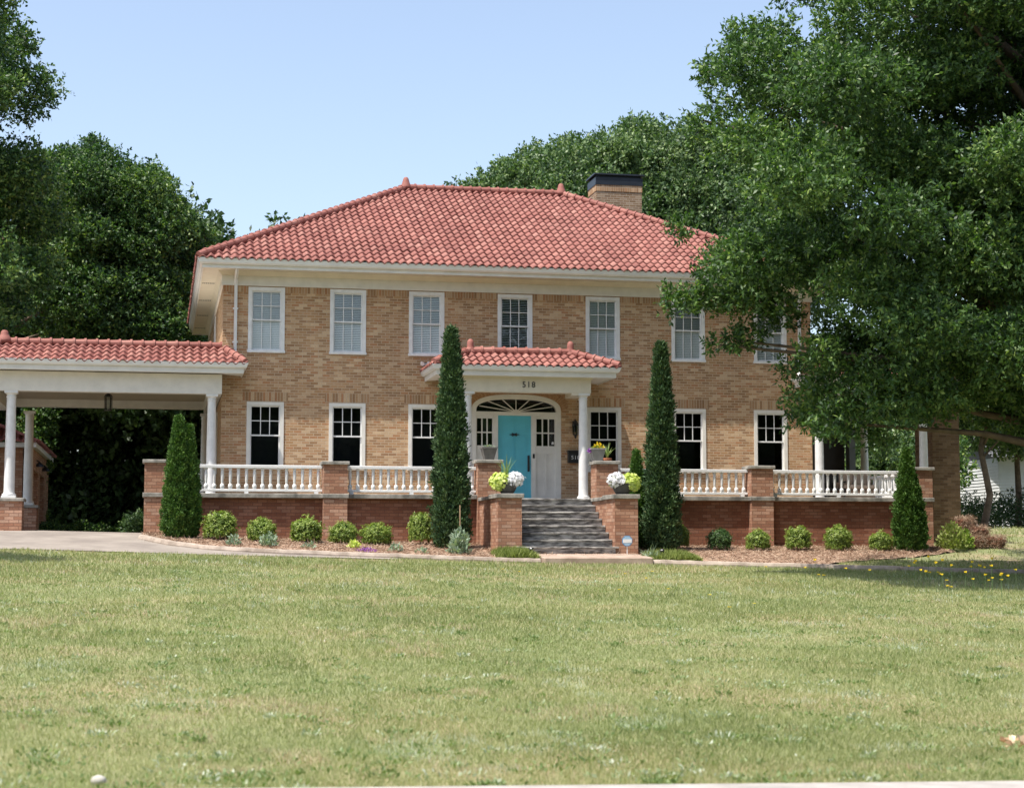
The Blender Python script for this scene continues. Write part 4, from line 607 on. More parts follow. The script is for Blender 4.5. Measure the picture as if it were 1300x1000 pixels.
# keep the soffit blocks clear of the capitals
beam = bm_.obj('beam', M['bouncecream'], por)
B().box(6.44, 9.32, -1.46, -.01, 4.62, 4.66).obj('porch_ceiling', M['bouncecream'], por)
eave_set(por, 5.42, 10.24, -2.06, -.01, 5.02, (1, 1, 0, 1), depth=.75)
pr = hip_roof(por, 5.34, 10.32, -2.14, .12, 4.99, 6.50, 9.24, -1.02, 5.44, back=False)
B().box(6.4, 9.3, -1.0, -.005, 5.36, 5.40).obj('back_deck', M['tiledark'], por)
kp = [(.15, -.04), (.15, .02), (.125, .06), (.10, .12), (.092, .2), (.092, .27), (.075, .33), (.04, .365), (0, .375)]
finial((6.50, -1.02, 5.46), kp, pr); finial((9.24, -1.02, 5.46), kp, pr)
def text(s, loc, size, ext, mat, name, parent=None, label=None, cat=None):
    cu = bpy.data.curves.new(name, 'FONT'); cu.body = s; cu.size = size; cu.extrude = ext; cu.align_x = 'CENTER'; cu.align_y = 'CENTER'; cu.space_character = 1.15
    o = bpy.data.objects.new('tmp', cu); COL.objects.link(o); dg = bpy.context.evaluated_depsgraph_get(); me = bpy.data.meshes.new_from_object(o.evaluated_get(dg)); bpy.data.objects.remove(o)
    me.name = name; me.materials.clear(); me.transform(Matrix.Translation(loc) @ Matrix.Rotation(R(90), 4, 'X')); return mobj(name, me, mat, parent)
text('518', (7.93, -1.79, 4.555), .22, .006, M['black'], 'house_number', por)
B().box(7.2, 7.5, -1.1, -.8, 4.58, 4.62).obj('ceiling_vent', M['white'], por)

# ================================================================ CARPORT (left)
car = empty('carport', (-3, 2, .6), 'white carport with red tile roof on round columns left of the house', 'carport')
for x, y in ((-5.33, -.5), (-5.33, 6.1)): column(x, y, 1.53, 4.27, car, .135)
for x, y in ((-.27, -.5), (-.27, 6.1)): column(x, y, 1.55, 4.27, car, .125)
B().box(-6.2, -.02, -.66, -.34, 4.272, 4.78).box(-6.2, -.02, 5.94, 6.26, 4.40, 4.78).box(-6.2, -5.9, -.34, 5.94, 4.274, 4.78).box(-.32, -.02, -.34, 5.94, 4.274, 4.78).obj('beam', M['cream'], car)
B().box(-5.9, -.32, -.34, 5.94, 4.62, 4.66).obj('carport_ceiling', plain('shade_tan_ceiling', (.47, .39, .28), .6, .04, 3), car)  # ceiling shade put into the colour as a darker tan
eave_set(car, -6.82, .52, -1.05, 6.9, 5.05, (1, 0, 1, 1), depth=.62)
B().ring(-6.82, .52, -1.05, -.005, [(-.6, 4.807), (-.03, 4.807), (-.03, 4.827), (-.6, 4.827)], (0, 1, 0, 0)).obj('corner_soffit', M['cream'], car)
B().ring(-6.82, .52, -1.05, -.005, [(-.03, 4.785), (.0, 4.785), (.0, 5.02), (-.03, 5.02)], (0, 1, 0, 0)).obj('corner_fascia', M['cream'], car)
B().ring(-6.82, .52, -1.05, -.005, [(.002, 4.92), (.05, 4.92), (.085, 4.96), (.10, 5.01), (.115, 5.038), (.115, 5.05), (.002, 5.05)], (0, 1, 0, 0)).obj('corner_gutter', M['gutter'], car)
def hp(cx, cy, rx, ry_, sgn):
    d = Vector((rx - cx, ry_ - cy, 0)); n = Vector((d.y, -d.x, 0)).normalized(); return (Vector((cx, cy, 0)), n * sgn)
cr = B().poly([(-6.9, -1.12, 4.99), (.6, -1.12, 4.99), (.0, .2, 5.54), (-5.6, .2, 5.54)]).poly([(-6.9, 7, 4.99), (-6.9, -1.12, 4.99), (-5.6, .2, 5.54), (-5.6, 5.7, 5.54)]).poly([(-5.6, 5.7, 5.54), (-.01, 5.7, 5.54), (-.01, 7, 4.99), (-6.9, 7, 4.99)]).obj('roof', M['tiledark'], car)
tile_slope('tile_field', (-6.9, -1.12, 5.0), (1, 0, 0), (0, 1.32, .55), 7.5, 1.43, [hp(-6.9, -1.12, -5.6, .2, -1), hp(.6, -1.12, 0, .2, 1), ] , M['tile'], cr)
tile_slope('tile_field', (-6.9, 7.0, 5.0), (0, -1, 0), (1.3, 0, .55), 8.1, 1.41, [hp(-6.9, -1.12, -5.6, .2, 1), hp(-6.9, 7, -5.6, 5.7, -1)], M['tile'], cr)
B().poly([(-5.6, .2, 5.535), (-.01, .2, 5.535), (-.01, 5.7, 5.535), (-5.6, 5.7, 5.535)]).obj('flat_deck', plain('pale_membrane', (.66, .62, .55), .8), car)
ridge_caps((-5.6, .2, 5.635), (-.02, .2, 5.635), cr); ridge_caps((-6.9, -1.12, 5.06), (-5.6, .2, 5.635), cr); ridge_caps((.56, -1.05, 5.09), (.10, -.10, 5.5), cr)
finial((-5.6, .2, 5.635), [(.2, -.05), (.19, .05), (.14, .12), (.10, .18), (.095, .24), (.06, .28), (0, .29)], cr)
lan = empty('hanging_lantern', (-2.98, 2, 4.02), 'small glass lantern hanging from the carport ceiling', 'lantern')
B().tube([(-2.98, 2, 4.62), (-2.98, 2, 4.46)], .01, 6).lathe((-2.98, 2, 4.0), [(.10, .0), (.11, .02), (.02, .03)], 6).lathe((-2.98, 2, 4.38), [(.12, 0), (.08, .06), (.02, .1), (0, .11)], 6).obj('frame', M['black'], lan)
b = B()
for k in range(6): a = math.pi / 3 * k; b.tube([(-2.98 + .1 * math.cos(a), 2 + .1 * math.sin(a), 4.02), (-2.98 + .105 * math.cos(a), 2 + .105 * math.sin(a), 4.39)], .008, 4)
b.obj('lantern_bars', M['black'], lan); B().lathe((-2.98, 2, 4.03), [(.085, 0), (.09, .35)], 6).obj('lantern_glass', M['glass'], lan)
b = B().lathe((-2.98, 2, 4.04), [(.02, 0), (.02, .12), (0, .13)], 6); b.obj('candle', M['cream'], lan)
# brick piers that carry the carport columns
def pier(x0, x1, y0, y1, z0, z1, label, capmat=None, ov=.05, capt=.085, group=None, band=None):
    p = empty('brick_pier', ((x0 + x1) / 2, (y0 + y1) / 2, z0), label, 'brick pier', group)
    B().box(x0, x1, y0, y1, z0 - .15, z1 - capt).obj('brick_shaft', M['redbrick'], p)
    B().box(x0 - ov, x1 + ov, y0 - ov, y1 + ov, z1 - capt, z1, .012).obj('cap', M['stone'], p)
    if band: B().box(x0 - .035, x1 + .035, y0 - .035, y1 + .035, band, band + .11, .01).obj('stone_band', M['stone'], p)
    return p
pier(-5.68, -4.98, -.85, -.15, .55, 1.53, 'low brick pier under the front left carport column', group='piers under carport columns')
pier(-5.60, -5.05, 5.8, 6.4, .5, 1.53, 'low brick pier under the rear left carport column', group='piers under carport columns')
tp = empty('tall_brick_pier', (-6.0, -.4, .6), 'tall tan brick pier at the left picture edge under the carport beam', 'brick pier')
B().box(-6.3, -5.72, -.62, -.12, .5, 4.27).obj('brick_shaft', M['brick'], tp)

# ================================================================ TERRACE
ter = empty('brick_terrace', (8, -2, .4), 'raised terrace of red brick panels with grey stone edge in front of house', 'terrace')
b = B()
for x0, x1 in ((-1.4, 6.36), (9.96, 18.3)): b.box(x0, x1, -2.85, -2.55, -.2, DZ - .02)
b.box(18.35, 18.62, -2.5, .6, -.1, DZ - .02).box(-1.36, -1.1, -2.5, -.2, .2, DZ - .02)
b.obj('wall_panel', M['panelbrick'], ter)
for x0, x1 in ((-1.34, 2.43), (3.03, 6.34), (10.01, 13.60), (14.20, 18.07)): B().box(x0, x1, -3.01, -2.52, DZ - .02, DZ + .09, .01).obj('edge_stone', M['stone'], ter)
B().box(-1.3, 18.5, -2.5, -.005, 1.35, DZ).box(16.5, 18.5, .0, 4.2, 1.35, DZ - .004).obj('deck_floor', plain('deck', (.30, .27, .24), .8, .15, 2), ter)
ov = .06
pier(-1.94, -1.34, -3.1, -2.5, .5, 2.42, 'tall brick pier at the left end of the terrace beside driveway', group='tall brick piers along the terrace', band=1.50)
pier(2.43, 3.03, -3.1, -2.5, .4, 2.42, 'tall brick pier between the second and third ground windows', group='tall brick piers along the terrace', band=1.50)
pier(6.34, 6.94, -3.1, -2.5, .3, 2.50, 'tall brick pier left of the stairs carrying grey flower pot', group='tall brick piers along the terrace')
pier(9.43, 10.01, -3.1, -2.5, .3, 2.50, 'tall brick pier right of the stairs carrying pot of pansies', group='tall brick piers along the terrace')
pier(13.60, 14.20, -3.1, -2.5, .2, 2.42, 'tall brick pier between the two right hand balustrades', group='tall brick piers along the terrace', band=1.50)
pier(18.07, 18.67, -3.1, -2.5, .2, 2.42, 'tall brick pier at right end of terrace beside the pointed arborvitae', group='tall brick piers along the terrace', band=1.50)
# balustrades
balme = B().box(-.042, .042, -.042, .042, 0, .045).lathe((0, 0, 0), [(.052, .045), (.058, .08), (.045, .115), (.026, .135), (.030, .18), (.040, .30), (.041, .40), (.034, .455), (.03, .462), (.044, .475), (.044, .49)], 10).box(-.04, .04, -.04, .04, .49, .52).mesh('baluster')
box_uv(balme); balme.materials.append(M['white']); balme.shade_smooth(); balme.set_sharp_from_angle(angle=R(40))
def balustrade(p0, p1, label, sp=.197):
    p0, p1 = Vector(p0), Vector(p1); d = p1 - p0; L = d.length; ang = math.atan2(d.y, d.x); mid = (p0 + p1) / 2
    r = empty('balustrade', (mid.x, mid.y, DZ + .09), label, 'balustrade', 'white balustrades along the terrace edge')
    def bar(name, w, z0, z1):
        me = B().box(-L / 2, L / 2, -w, w, z0, z1, .008).mesh(name); me.transform(Matrix.Rotation(ang, 4, 'Z')); box_uv(me); me.materials.append(M['white']); o = bpy.data.objects.new(name, me); COL.objects.link(o); o.parent = r
    bar('bottom_rail', .045, .055, .115); bar('top_rail', .075, .635, .715)
    n = int(round(L / sp)); dd = d.normalized()
    for k in range(n):
        o = bpy.data.objects.new('baluster', balme); COL.objects.link(o); o.parent = r; t = (k + .5) / n * L - L / 2; o.location = (dd.x * t, dd.y * t, .115)
    b = B()
    for t in (-.46, 0, .46):
        b.box(dd.x * t * L - .05, dd.x * t * L + .05, dd.y * t * L - .05, dd.y * t * L + .05, -.005, .056)
    me = b.mesh('rail_foot'); box_uv(me); me.materials.append(M['white']); o = bpy.data.objects.new('rail_foot', me); COL.objects.link(o); o.parent = r
balustrade((-1.34, -2.76, 0), (2.43, -2.76, 0), 'white balustrade at the left end beside the carport column')
balustrade((3.03, -2.76, 0), (6.34, -2.76, 0), 'white balustrade just left of the entrance stairs behind the tall cypress')
balustrade((10.01, -2.76, 0), (13.60, -2.76, 0), 'white balustrade just right of the stairs behind the right cypress')
balustrade((14.20, -2.76, 0), (18.07, -2.76, 0), 'white balustrade in front of the side porch at the right')
balustrade((18.42, -2.5, 0), (18.42, .35, 0), 'short white balustrade running back along right side of terrace')
# stairs
st = empty('entrance_stairs', (8.1, -4.4, 0), 'weathered grey stone entrance stairs between two brick cheek walls', 'stairs')
for k in range(8):
    z = .12 + (k + 1) * .175; y = -5.72 + k * .335; x0, x1 = (6.80, 9.34) if k < 1 else (6.965, 9.255)
    b = B().box(6.97, 9.25, y + .03, -2.9 if k > 6 else y + .42, z - .175 if k else -.1, z - .05)
    b.box(x0 if k == 0 else 6.966, x1 if k == 0 else 9.254, y, -2.5 if k == 7 else y + .36, z - .05, z, .012)
    b.obj('step', M['step'], st)
for x0, x1, lab in ((6.38, 6.96, 'left brick cheek wall of the stairs carrying lime and white planter'), (9.26, 9.84, 'right brick cheek wall of the stairs carrying white flowered planter')):
    c = empty('cheek_wall', ((x0 + x1) / 2, -4.4, 0), lab, 'brick wall', 'brick cheek walls beside the stairs')
    B().box(x0, x1, -5.6, -3.105, -.1, 1.45).obj('brick_body', M['redbrick'], c)
    B().box(x0 - .05, x1 + .05, -5.66, -4.55, 1.45, 1.56, .012).box(x0 - .05, x1 + .05, -4.545, -3.10, 1.44, 1.53, .012).obj('cap', M['stone'], c)

# ================================================================ SIDE PORCH (right)
sp = empty('side_porch', (18.3, 2, 1.4), 'white columned side porch with red tile roof half hidden by oak leaves', 'porch')
for x, y in ((16.57, -.3), (19.7, -.3), (19.7, 4.0), (16.8, 4.0)): column(x, y, DZ, 4.3, sp, .125)
B().box(16.5, 20.1, -.46, -.14, 4.302, 4.76).box(19.8, 20.1, -.14, 4.2, 4.302, 4.76).box(16.5, 19.8, 3.9, 4.2, 4.302, 4.76).obj('beam', M['cream'], sp)
B().box(16.5, 19.8, -.14, 3.9, 4.6, 4.64).obj('porch_ceiling', M['bouncecream'], sp)
eave_set(sp, 15.98, 20.7, -1.0, 4.9, 5.05, (1, 1, 1, 0), depth=.6)
B().ring(15.98, 20.7, -1.0, -.005, [(-.6, 4.807), (-.03, 4.807), (-.03, 4.827), (-.6, 4.827)], (0, 0, 0, 1)).obj('corner_soffit', M['cream'], sp)
B().ring(15.98, 20.7, -1.0, -.005, [(-.03, 4.785), (.0, 4.785), (.0, 5.02), (-.03, 5.02)], (0, 0, 0, 1)).obj('corner_fascia', M['cream'], sp)
B().ring(15.98, 20.7, -1.0, -.005, [(.002, 4.92), (.085, 4.96), (.115, 5.05), (.002, 5.05)], (0, 0, 0, 1)).obj('corner_gutter', M['gutter'], sp)
sr_ = B().poly([(15.9, -1.08, 4.99), (20.8, -1.08, 4.99), (19.5, .2, 5.54), (16.5, .2, 5.54)]).poly([(20.8, -1.08, 4.99), (20.8, 5, 4.99), (19.5, 3.7, 5.54), (19.5, .2, 5.54)]).poly([(16.49, .2, 5.54), (19.5, .2, 5.54), (19.5, 3.7, 5.54), (16.49, 3.7, 5.54)]).obj('roof', M['tiledark'], sp)
tile_slope('tile_field', (15.9, -1.08, 5.0), (1, 0, 0), (0, 1.28, .55), 4.9, 1.40, [hp(15.9, -1.08, 16.5, .2, -1), hp(20.8, -1.08, 19.5, .2, 1)], M['tile'], sr_)
tile_slope('tile_field', (20.8, -1.08, 5.0), (0, 1, 0), (-1.3, 0, .55), 6.1, 1.41, [hp(20.8, -1.08, 19.5, .2, -1), hp(20.8, 5, 19.5, 3.7, 1)], M['tile'], sr_)
ridge_caps((16.5, .2, 5.6), (19.5, .2, 5.6), sr_); ridge_caps((20.8, -1.08, 5.06), (19.5, .2, 5.6), sr_)
bw = empty('brick_chimney_stack', (20.5, .5, .5), 'broad brown brick stack at the far right end of porch', 'brick wall')
B().box(20.12, 20.95, .02, 1.2, .1, 4.9).obj('brick_body', M['brownbrick'], bw); B().box(20.10, 20.97, .0, 1.22, 4.9, 5.05).obj('cap', M['stone'], bw)
# dark opening at the rear of the porch
pd = empty('porch_doorway', (18.6, 6, 1.2), 'dark doorway with grey posts behind the side porch', 'doorway')
B().box(18.50, 18.72, 5.0, 5.3, .9, 4.3).box(19.62, 19.82, 5.0, 5.3, .9, 4.3).box(18.50, 19.82, 5.02, 5.3, 4.3, 4.6).obj('post', M['greycol'], pd); B().box(18.72, 19.62, 5.4, 5.6, .9, 4.3).obj('door_leaf', plain('brown_door', (.035, .022, .018), .6), pd)
# porch furniture
sf = empty('porch_sofa', (17.55, .4, DZ), 'tan cushioned outdoor sofa behind the right balustrade', 'sofa')
B().box(16.95, 18.15, .1, .9, DZ + .15, DZ + .42, .03).box(16.95, 18.15, .8, 1.0, DZ + .42, DZ + .85, .03).box(16.88, 16.98, .05, 1.0, DZ + .1, DZ + .62, .02).box(18.12, 18.22, .05, 1.0, DZ + .1, DZ + .62, .02).obj('frame', M['wicker'], sf)
B().box(16.99, 17.54, .05, .78, DZ + .43, DZ + .55, .04).box(17.56, 18.11, .05, .78, DZ + .43, DZ + .55, .04).box(17.0, 17.54, .62, .80, DZ + .55, DZ + .92, .05).box(17.56, 18.10, .62, .80, DZ + .55, DZ + .92, .05).obj('cushion', plain('pale_cushion', (.62, .48, .38), .9, .1, 6), sf)
for q in range(4):
    B().box(*((16.9, 16.98) if q % 2 else (18.12, 18.2)), *((.08, .16) if q < 2 else (.86, .94)), DZ, DZ + .1).obj('leg', M['black'], sf)
def porch_chair(x, lab):
    c = empty('porch_chair', (x, .1, DZ), lab, 'chair')
    B().box(x - .27, x + .27, -.2, .35, DZ + .38, DZ + .44, .01).obj('seat', M['black'], c); B().box(x - .27, x + .27, .33, .38, DZ + .44, DZ + .98, .01).obj('backrest', M['black'], c)
    for sx in (-.24, .24):
        for sy in (-.17, .33): B().box(x + sx - .02, x + sx + .02, sy - .02, sy + .02, DZ, DZ + .38).obj('leg', M['black'], c)
    for sx in (-.27, .27): B().box(x + sx - .02, x + sx + .02, -.2, .35, DZ + .60, DZ + .64).obj('armrest', M['black'], c)
porch_chair(17.12, 'dark porch chair behind the balustrade nearest the house corner'); sf.location.x += .42
# wall lantern, mailbox
wl = empty('wall_lantern', (9.58, -.15, 3.26), 'black wall lantern beside the right white door panel', 'lantern')
x, y = 9.58, -.15
B().box(x - .05, x + .05, -.02, -.0, 3.45, 3.75).tube([(x, -.01, 3.70), (x, -.10, 3.80), (x, y, 3.76)], .012, 6).obj('bracket', M['black'], wl)
B().lathe((x, y, 3.26), [(.0, 0), (.03, .03), (.035, .08), (.06, .10)], 6).lathe((x, y, 3.36), [(.075, 0), (.078, .015)], 6).lathe((x, y, 3.64), [(.10, 0), (.07, .06), (.025, .12), (.0, .16)], 6).obj('lantern_cap', M['black'], wl)
b = B()
for k in range(6): a = math.pi / 3 * k; b.tube([(x + .07 * math.cos(a), y + .07 * math.sin(a), 3.37), (x + .09 * math.cos(a), y + .09 * math.sin(a), 3.65)], .007, 4)
b.obj('lantern_bars', M['black'], wl); B().lathe((x, y, 3.375), [(.06, 0), (.08, .27)], 6).obj('lantern_glass', M['glass'], wl)
mb = empty('mailbox', (9.58, -.08, 2.6), 'black wall mailbox with white number right of the entrance', 'mailbox')
B().box(9.38, 9.78, -.14, -.01, 2.60, 2.90, .01).obj('box', M['black'], mb); B().box(9.37, 9.79, -.155, -.005, 2.90, 2.94, .01).obj('lid', M['black'], mb)
text('518', (9.58, -.143, 2.74), .15, .002, M['white'], 'number', mb)
# garage behind
gar = empty('garage', (-8.5, 17, .4), 'small brick garage with white doors and red roof behind the carport', 'garage')
b = B(); wallface(b, 13, 22, -.3, 3.6, -6.0, .3, [(14.0, 16.4, .0, 2.9), (17.2, 19.6, .0, 2.9)], 'y'); wallface(b, -12, -6.0, -.3, 3.6, 13, .3, []); b.obj('wall', M['redbrick'], gar, recalc=False)
for y0 in (14.0, 17.2):
    b = B().box(-6.0, -5.95, y0, y0 + .15, .0, 2.9).box(-6.0, -5.95, y0 + 2.25, y0 + 2.4, .0, 2.9).box(-6.0, -5.95, y0 + 1.1, y0 + 1.3, 0, 2.9).box(-6.0, -5.95, y0, y0 + 2.4, 2.75, 2.9); b.obj('door_frame', M['white'], gar)
    B().box(-5.9, -5.85, y0 + .1, y0 + 2.3, 0, 2.8).obj('garage_door', M['white'], gar)
B().box(-12.5, -5.55, 12.6, 22.4, 3.6, 3.75).obj('eave', M['white'], gar)
tile_slope('roof', (-5.5, 12.5, 3.76), (0, 1, 0), (-1, 0, .42), 10, 4, [], M['tile'], gar); tile_slope('roof', (-12.6, 12.5, 3.76), (1, 0, 0), (0, 1, .42), 7.1, 4, [hp(-5.5, 12.5, -9, 16, 1)], M['tile'], gar)
bl = B()
for y0 in (15.2, 18.4): bl.tube([(-5.98, y0, 3.2), (-5.8, y0, 3.35), (-5.6, y0, 3.25)], .02, 6).lathe((-5.6, y0, 3.08), [(.17, 0), (.13, .07), (.04, .15), (.0, .17)], 12)
bl.obj('gooseneck_lamp', M['black'], gar)
# white neighbour house
nh = empty('neighbour_house', (40, 30, 1.3), 'white clapboard neighbour house seen through trees at right edge', 'house')
b = B()
for k in range(24): b.poly([(35.2, 26.0, 1.1 + k * .14), (48, 26.0, 1.1 + k * .14), (48, 26.05, 1.24 + k * .14), (35.2, 26.05, 1.24 + k * .14)]).poly([(35.2, 26.0, 1.1 + k * .14), (48, 26.0, 1.1 + k * .14), (48, 26.05, 1.1 + k * .14), (35.2, 26.05, 1.1 + k * .14)]).poly([(35.2, 26.0, 1.1 + k * .14), (35.2, 34.0, 1.1 + k * .14), (35.23, 34.0, 1.24 + k * .14), (35.23, 26.0, 1.24 + k * .14)])
b.obj('wall', M['siding'], nh); rr = B(); rr.poly([(34.6, 25.4, 4.4), (48.6, 25.4, 4.4), (48.6, 30, 6.6), (34.6, 30, 6.6)]).poly([(34.6, 34.6, 4.4), (48.6, 34.6, 4.4), (48.6, 30, 6.6), (34.6, 30, 6.6)][::-1]).poly([(35.2, 26, 4.4), (35.2, 34, 4.4), (35.2, 30, 6.4)])
rr.obj('roof', plain('shingle', (.16, .16, .17), .9), nh); B().box(38, 39, 25.96, 26.06, 2.4, 3.9).obj('window', M['glass'], nh)

# twin floodlight high on the wall left of the portico roof
fd = empty('floodlight', (5.42, -.05, 5.2), 'small twin floodlight on the brick wall left of the portico roof', 'floodlight')
B().box(5.36, 5.48, -.03, .0, 5.16, 5.28).obj('base', M['greycol'], fd)
for x in (5.33, 5.51): B().tube([(5.42, -.03, 5.22), (x, -.10, 5.26)], .012, 6).tube([(x, -.08, 5.27), (x, -.22, 5.22)], [.035, .055], 10).obj('lamp_head', M['white'], fd)
# ================================================================ VEGETATION
def unit(v): return v / np.maximum(np.linalg.norm(v, axis=1, keepdims=True), 1e-9)
def leafgeo(P, Dv, L, W, rg, bend=.0, nrm=None):
    """diamond leaves: base points, directions, lengths, half widths"""
    n = len(P)
    if nrm is not None: Dv = unit(Dv - nrm * np.sum(Dv * nrm, 1, keepdims=True))
    s = unit(np.cross(Dv, rg.normal(size=(n, 3)) if nrm is None else nrm)); L = np.broadcast_to(L, n)[:, None]; W = np.broadcast_to(W, n)[:, None]
    nn = np.cross(Dv, s)
    V = np.stack([P, P + Dv * L * .5 + s * W, P + Dv * L + nn * L * bend, P + Dv * L * .5 - s * W], 1).reshape(-1, 3)
    F = np.arange(n * 4).reshape(n, 4); return V, F
def foliage(name, blobs, dens, L, W, mat, parent, seed, leaves=7, up=.25, squash=.8, shell=.45, label=None):
    rg = np.random.default_rng(seed); Ps = []; Ds = []; Rn = []
    for x, y, z, r in blobs:
        n = int(dens * r ** 2 * 4)
        d = unit(rg.normal(size=(n, 3))); rad = r * (shell + (1.08 - shell) * rg.random(n) ** .8)
        # lumpy radius
        ph = rg.random(3) * 6; lump = 1 + .22 * np.sin(d[:, 0] * 4 + ph[0]) * np.sin(d[:, 1] * 4 + ph[1]) + .15 * np.sin(d[:, 2] * 6 + ph[2])
        c = np.array([x, y, z]) + d * (rad * lump)[:, None] * np.array([1, 1, squash])
        ax = unit(d + rg.normal(size=(n, 3)) * .7 + np.array([0, 0, up])); t = rg.normal(0, .08) + rg.random(n) * .35 + .25
        k = leaves; c = np.repeat(c, k, 0); ax = np.repeat(ax, k, 0); t = np.repeat(t, k); m = n * k
        off = rg.random(m); Ps.append(c + ax * (off * L * 2.2)[:, None] + rg.normal(0, L * .12, (m, 3))); Ds.append(unit(ax * .6 + rg.normal(size=(m, 3)) * .75)); Rn.append(np.clip(t + rg.normal(0, .24, m), 0, 1))
    P = np.concatenate(Ps); Dv = np.concatenate(Ds); rn = np.concatenate(Rn); n = len(P)
    V, F = leafgeo(P, Dv, L * rg.uniform(.7, 1.25, n), W * rg.uniform(.7, 1.2, n), rg, .12)
    return mobj(name, fmesh(name, V, F, rn), mat, parent, uv=False)
def branches(b, base, top, r0, blobs, nb, rg, mat=None):
    """trunk plus limbs reaching to the leaf masses"""
    base = Vector(base); top = Vector(top); pts = [base.lerp(top, t) + Vector((rg.normal(0, .12), rg.normal(0, .12), 0)) * (t > 0) for t in (0, .15, .35, .55, .75, 1)]
    b.tube([base - Vector((0, 0, .4)), base] + pts[1:], [r0 * 1.5, r0 * 1.2, r0, r0 * .85, r0 * .65, r0 * .45, r0 * .2], 12)
    idx = rg.permutation(len(blobs))[:nb]
    for i in idx:
        q = Vector(blobs[i][:3]); h = max(.12, min(.9, ((q.z - base.z) * .72) / max(.1, (top.z - base.z)))); st = base.lerp(top, h); m = st.lerp(q, .5) + Vector((rg.normal(0, .3), rg.normal(0, .3), rg.uniform(0, .6)))
        b.tube([st, st.lerp(m, .5) + Vector((0, 0, .15)), m, q], [r0 * .38, r0 * .26, r0 * .16, r0 * .05], 6)
def parse(s): return [tuple(float(v) for v in t.split(',')) for t in s.split()]
def tree(name, loc, top, r0, blobs, nb, dens, L, W, mat, seed, label, cat='tree', group=None, leaves=7, **kw):
    r = empty(name, loc, label, cat, group); rg = np.random.default_rng(seed); b = B(); branches(b, loc, top, r0, blobs, nb, rg)
    b.obj('trunk', M['bark'], r, smooth=True); foliage('crown', blobs, dens, L, W, mat, r, seed + 1, leaves, **kw); return r
# --- the large oak in front of the house at the right
tree('oak_tree', (18.6, -12, g(18.6, -12)), (18.0, -11.5, 19), .42, OAK, 60, 125, .118, .027, M['oakleaf'], 21, 'huge dark glossy oak overhanging the right half of the house', leaves=9, shell=.35, squash=.58)
rg = np.random.default_rng(23); o_ = [q for q in OAK if q[0] > 11.5 and q[2] > 5.5]; core = [(o_[i][0] + 1.2, -11 + rg.normal(0, 1.2), o_[i][2] + .5, 1.4) for i in rg.permutation(len(o_))[:80]]
foliage('inner_crown', core, 60, .13, .034, M['oakleaf'], bpy.data.objects['oak_tree'], 24, 7, shell=.1, squash=.8)
tree('oak_tree', (-15.5, 6, g(-15.5, 6)), (-14, 6, 17), .45, LTREE, 40, 150, .125, .034, M['leafa'], 31, 'tallest leafy tree at the upper left edge of the picture', shell=.4)
tree('leafy_tree', (-8.0, 17, g(-8, 17)), (-8, 17, 13), .35, LTREEB, 35, 160, .13, .035, M['leafa'], 41, 'broad leafy tree directly behind the carport roof', shell=.4)
cb = [bb for bb in BACK if bb[0] < 13.2]; cc = [bb for bb in BACK if bb[0] >= 13.2]
tree('leafy_tree', (10.5, 26, 1.2), (10.5, 26, 14), .35, cb, 20, 80, .17, .048, M['leafb'], 51, 'lower rounded tree crown behind roof ridge left of chimney', shell=.4)
tree('leafy_tree', (17, 26, 1.2), (17, 26, 17), .4, cc, 25, 80, .17, .048, M['leafb'], 55, 'tall rounded tree crown behind the chimney', shell=.4)
# woodland behind carport
def wood(name, x0, x1, y0, y1, z0, z1, n, seed, lab, L=.26, mat='leafdark', r=(1.0, 2.0), dens=26):
    rg = np.random.default_rng(seed); bl = [(rg.uniform(x0, x1), rg.uniform(y0, y1), rg.uniform(z0, z1), rg.uniform(*r)) for _ in range(n)]
    o = foliage(name, bl, dens, L, L * .3, M[mat], None, seed, 6, shell=.2); o.name = name; tag(o, lab, 'woodland', kind='stuff'); return o
wood('woodland', -26, 10, 30, 38, 0, 13, 300, 61, 'dark woodland mass far behind the carport and house', L=.34)
wood('woodland', 17, 60, 38, 46, .5, 8, 110, 62, 'green woodland mass far behind the side porch', L=.34, mat='leafb')
wood('woodland_canopy', -28, 9, 23, 36, 6.5, 12.5, 210, 63, 'dense shading tree canopy behind the carport', L=.30, r=(1.2, 2.2))
wood('woodland', -70, 70, -96, -84, 0, 12, 330, 64, 'trees across the road mirrored in the windows', L=.8, r=(2.0, 3.4), dens=5)
# ivy covered trunk and ground creepers seen through the carport
rg = np.random.default_rng(70)
iv = [(-6.6 + rg.normal(0, .15) + .12 * k / 3, 21 + rg.normal(0, .2), .5 + k * .38, .42 + rg.random() * .2 + max(0, (6 - k)) * .06) for k in range(14)]
t = empty('ivy_covered_tree', (-6.5, 21, .2), 'slim ivy clad tree trunk beside garage behind the carport', 'tree'); b = B(); branches(b, (-6.5, 21, .2), (-5.9, 21, 9), .18, iv, 6, rg); b.obj('trunk', M['bark'], t, smooth=True)
foliage('ivy', iv, 120, .12, .045, M['leafa'], t, 71, 6)
for k, (x, y, z, s) in enumerate([(-5.2, 19, .35, .55), (-4.3, 20, .3, .5), (-5.6, 18, .3, .4), (-3.2, 19.5, .2, .35), (-2.0, 14, .75, .60)]):
    labs = ['pale green creeper mound beside the garage corner', 'middle creeper mound at the back of driveway', 'small creeper mound at foot of the garage wall', 'low creeper mound right of the other mounds', 'rounded green bush just left of the terrace end pier']
    bl = [(x + rg.normal(0, s * .7), y + rg.normal(0, s * .4), g(x, y) + z * .5 + abs(rg.normal(0, s * .25)), s * rg.uniform(.5, .8)) for _ in range(7)]
    o = foliage('creeper_bush', bl, 160, .09, .032, M['leafa'] if k != 4 else M['silver'] if False else M['leafb'], None, 80 + k, 6); tag(o, labs[k], 'bush')
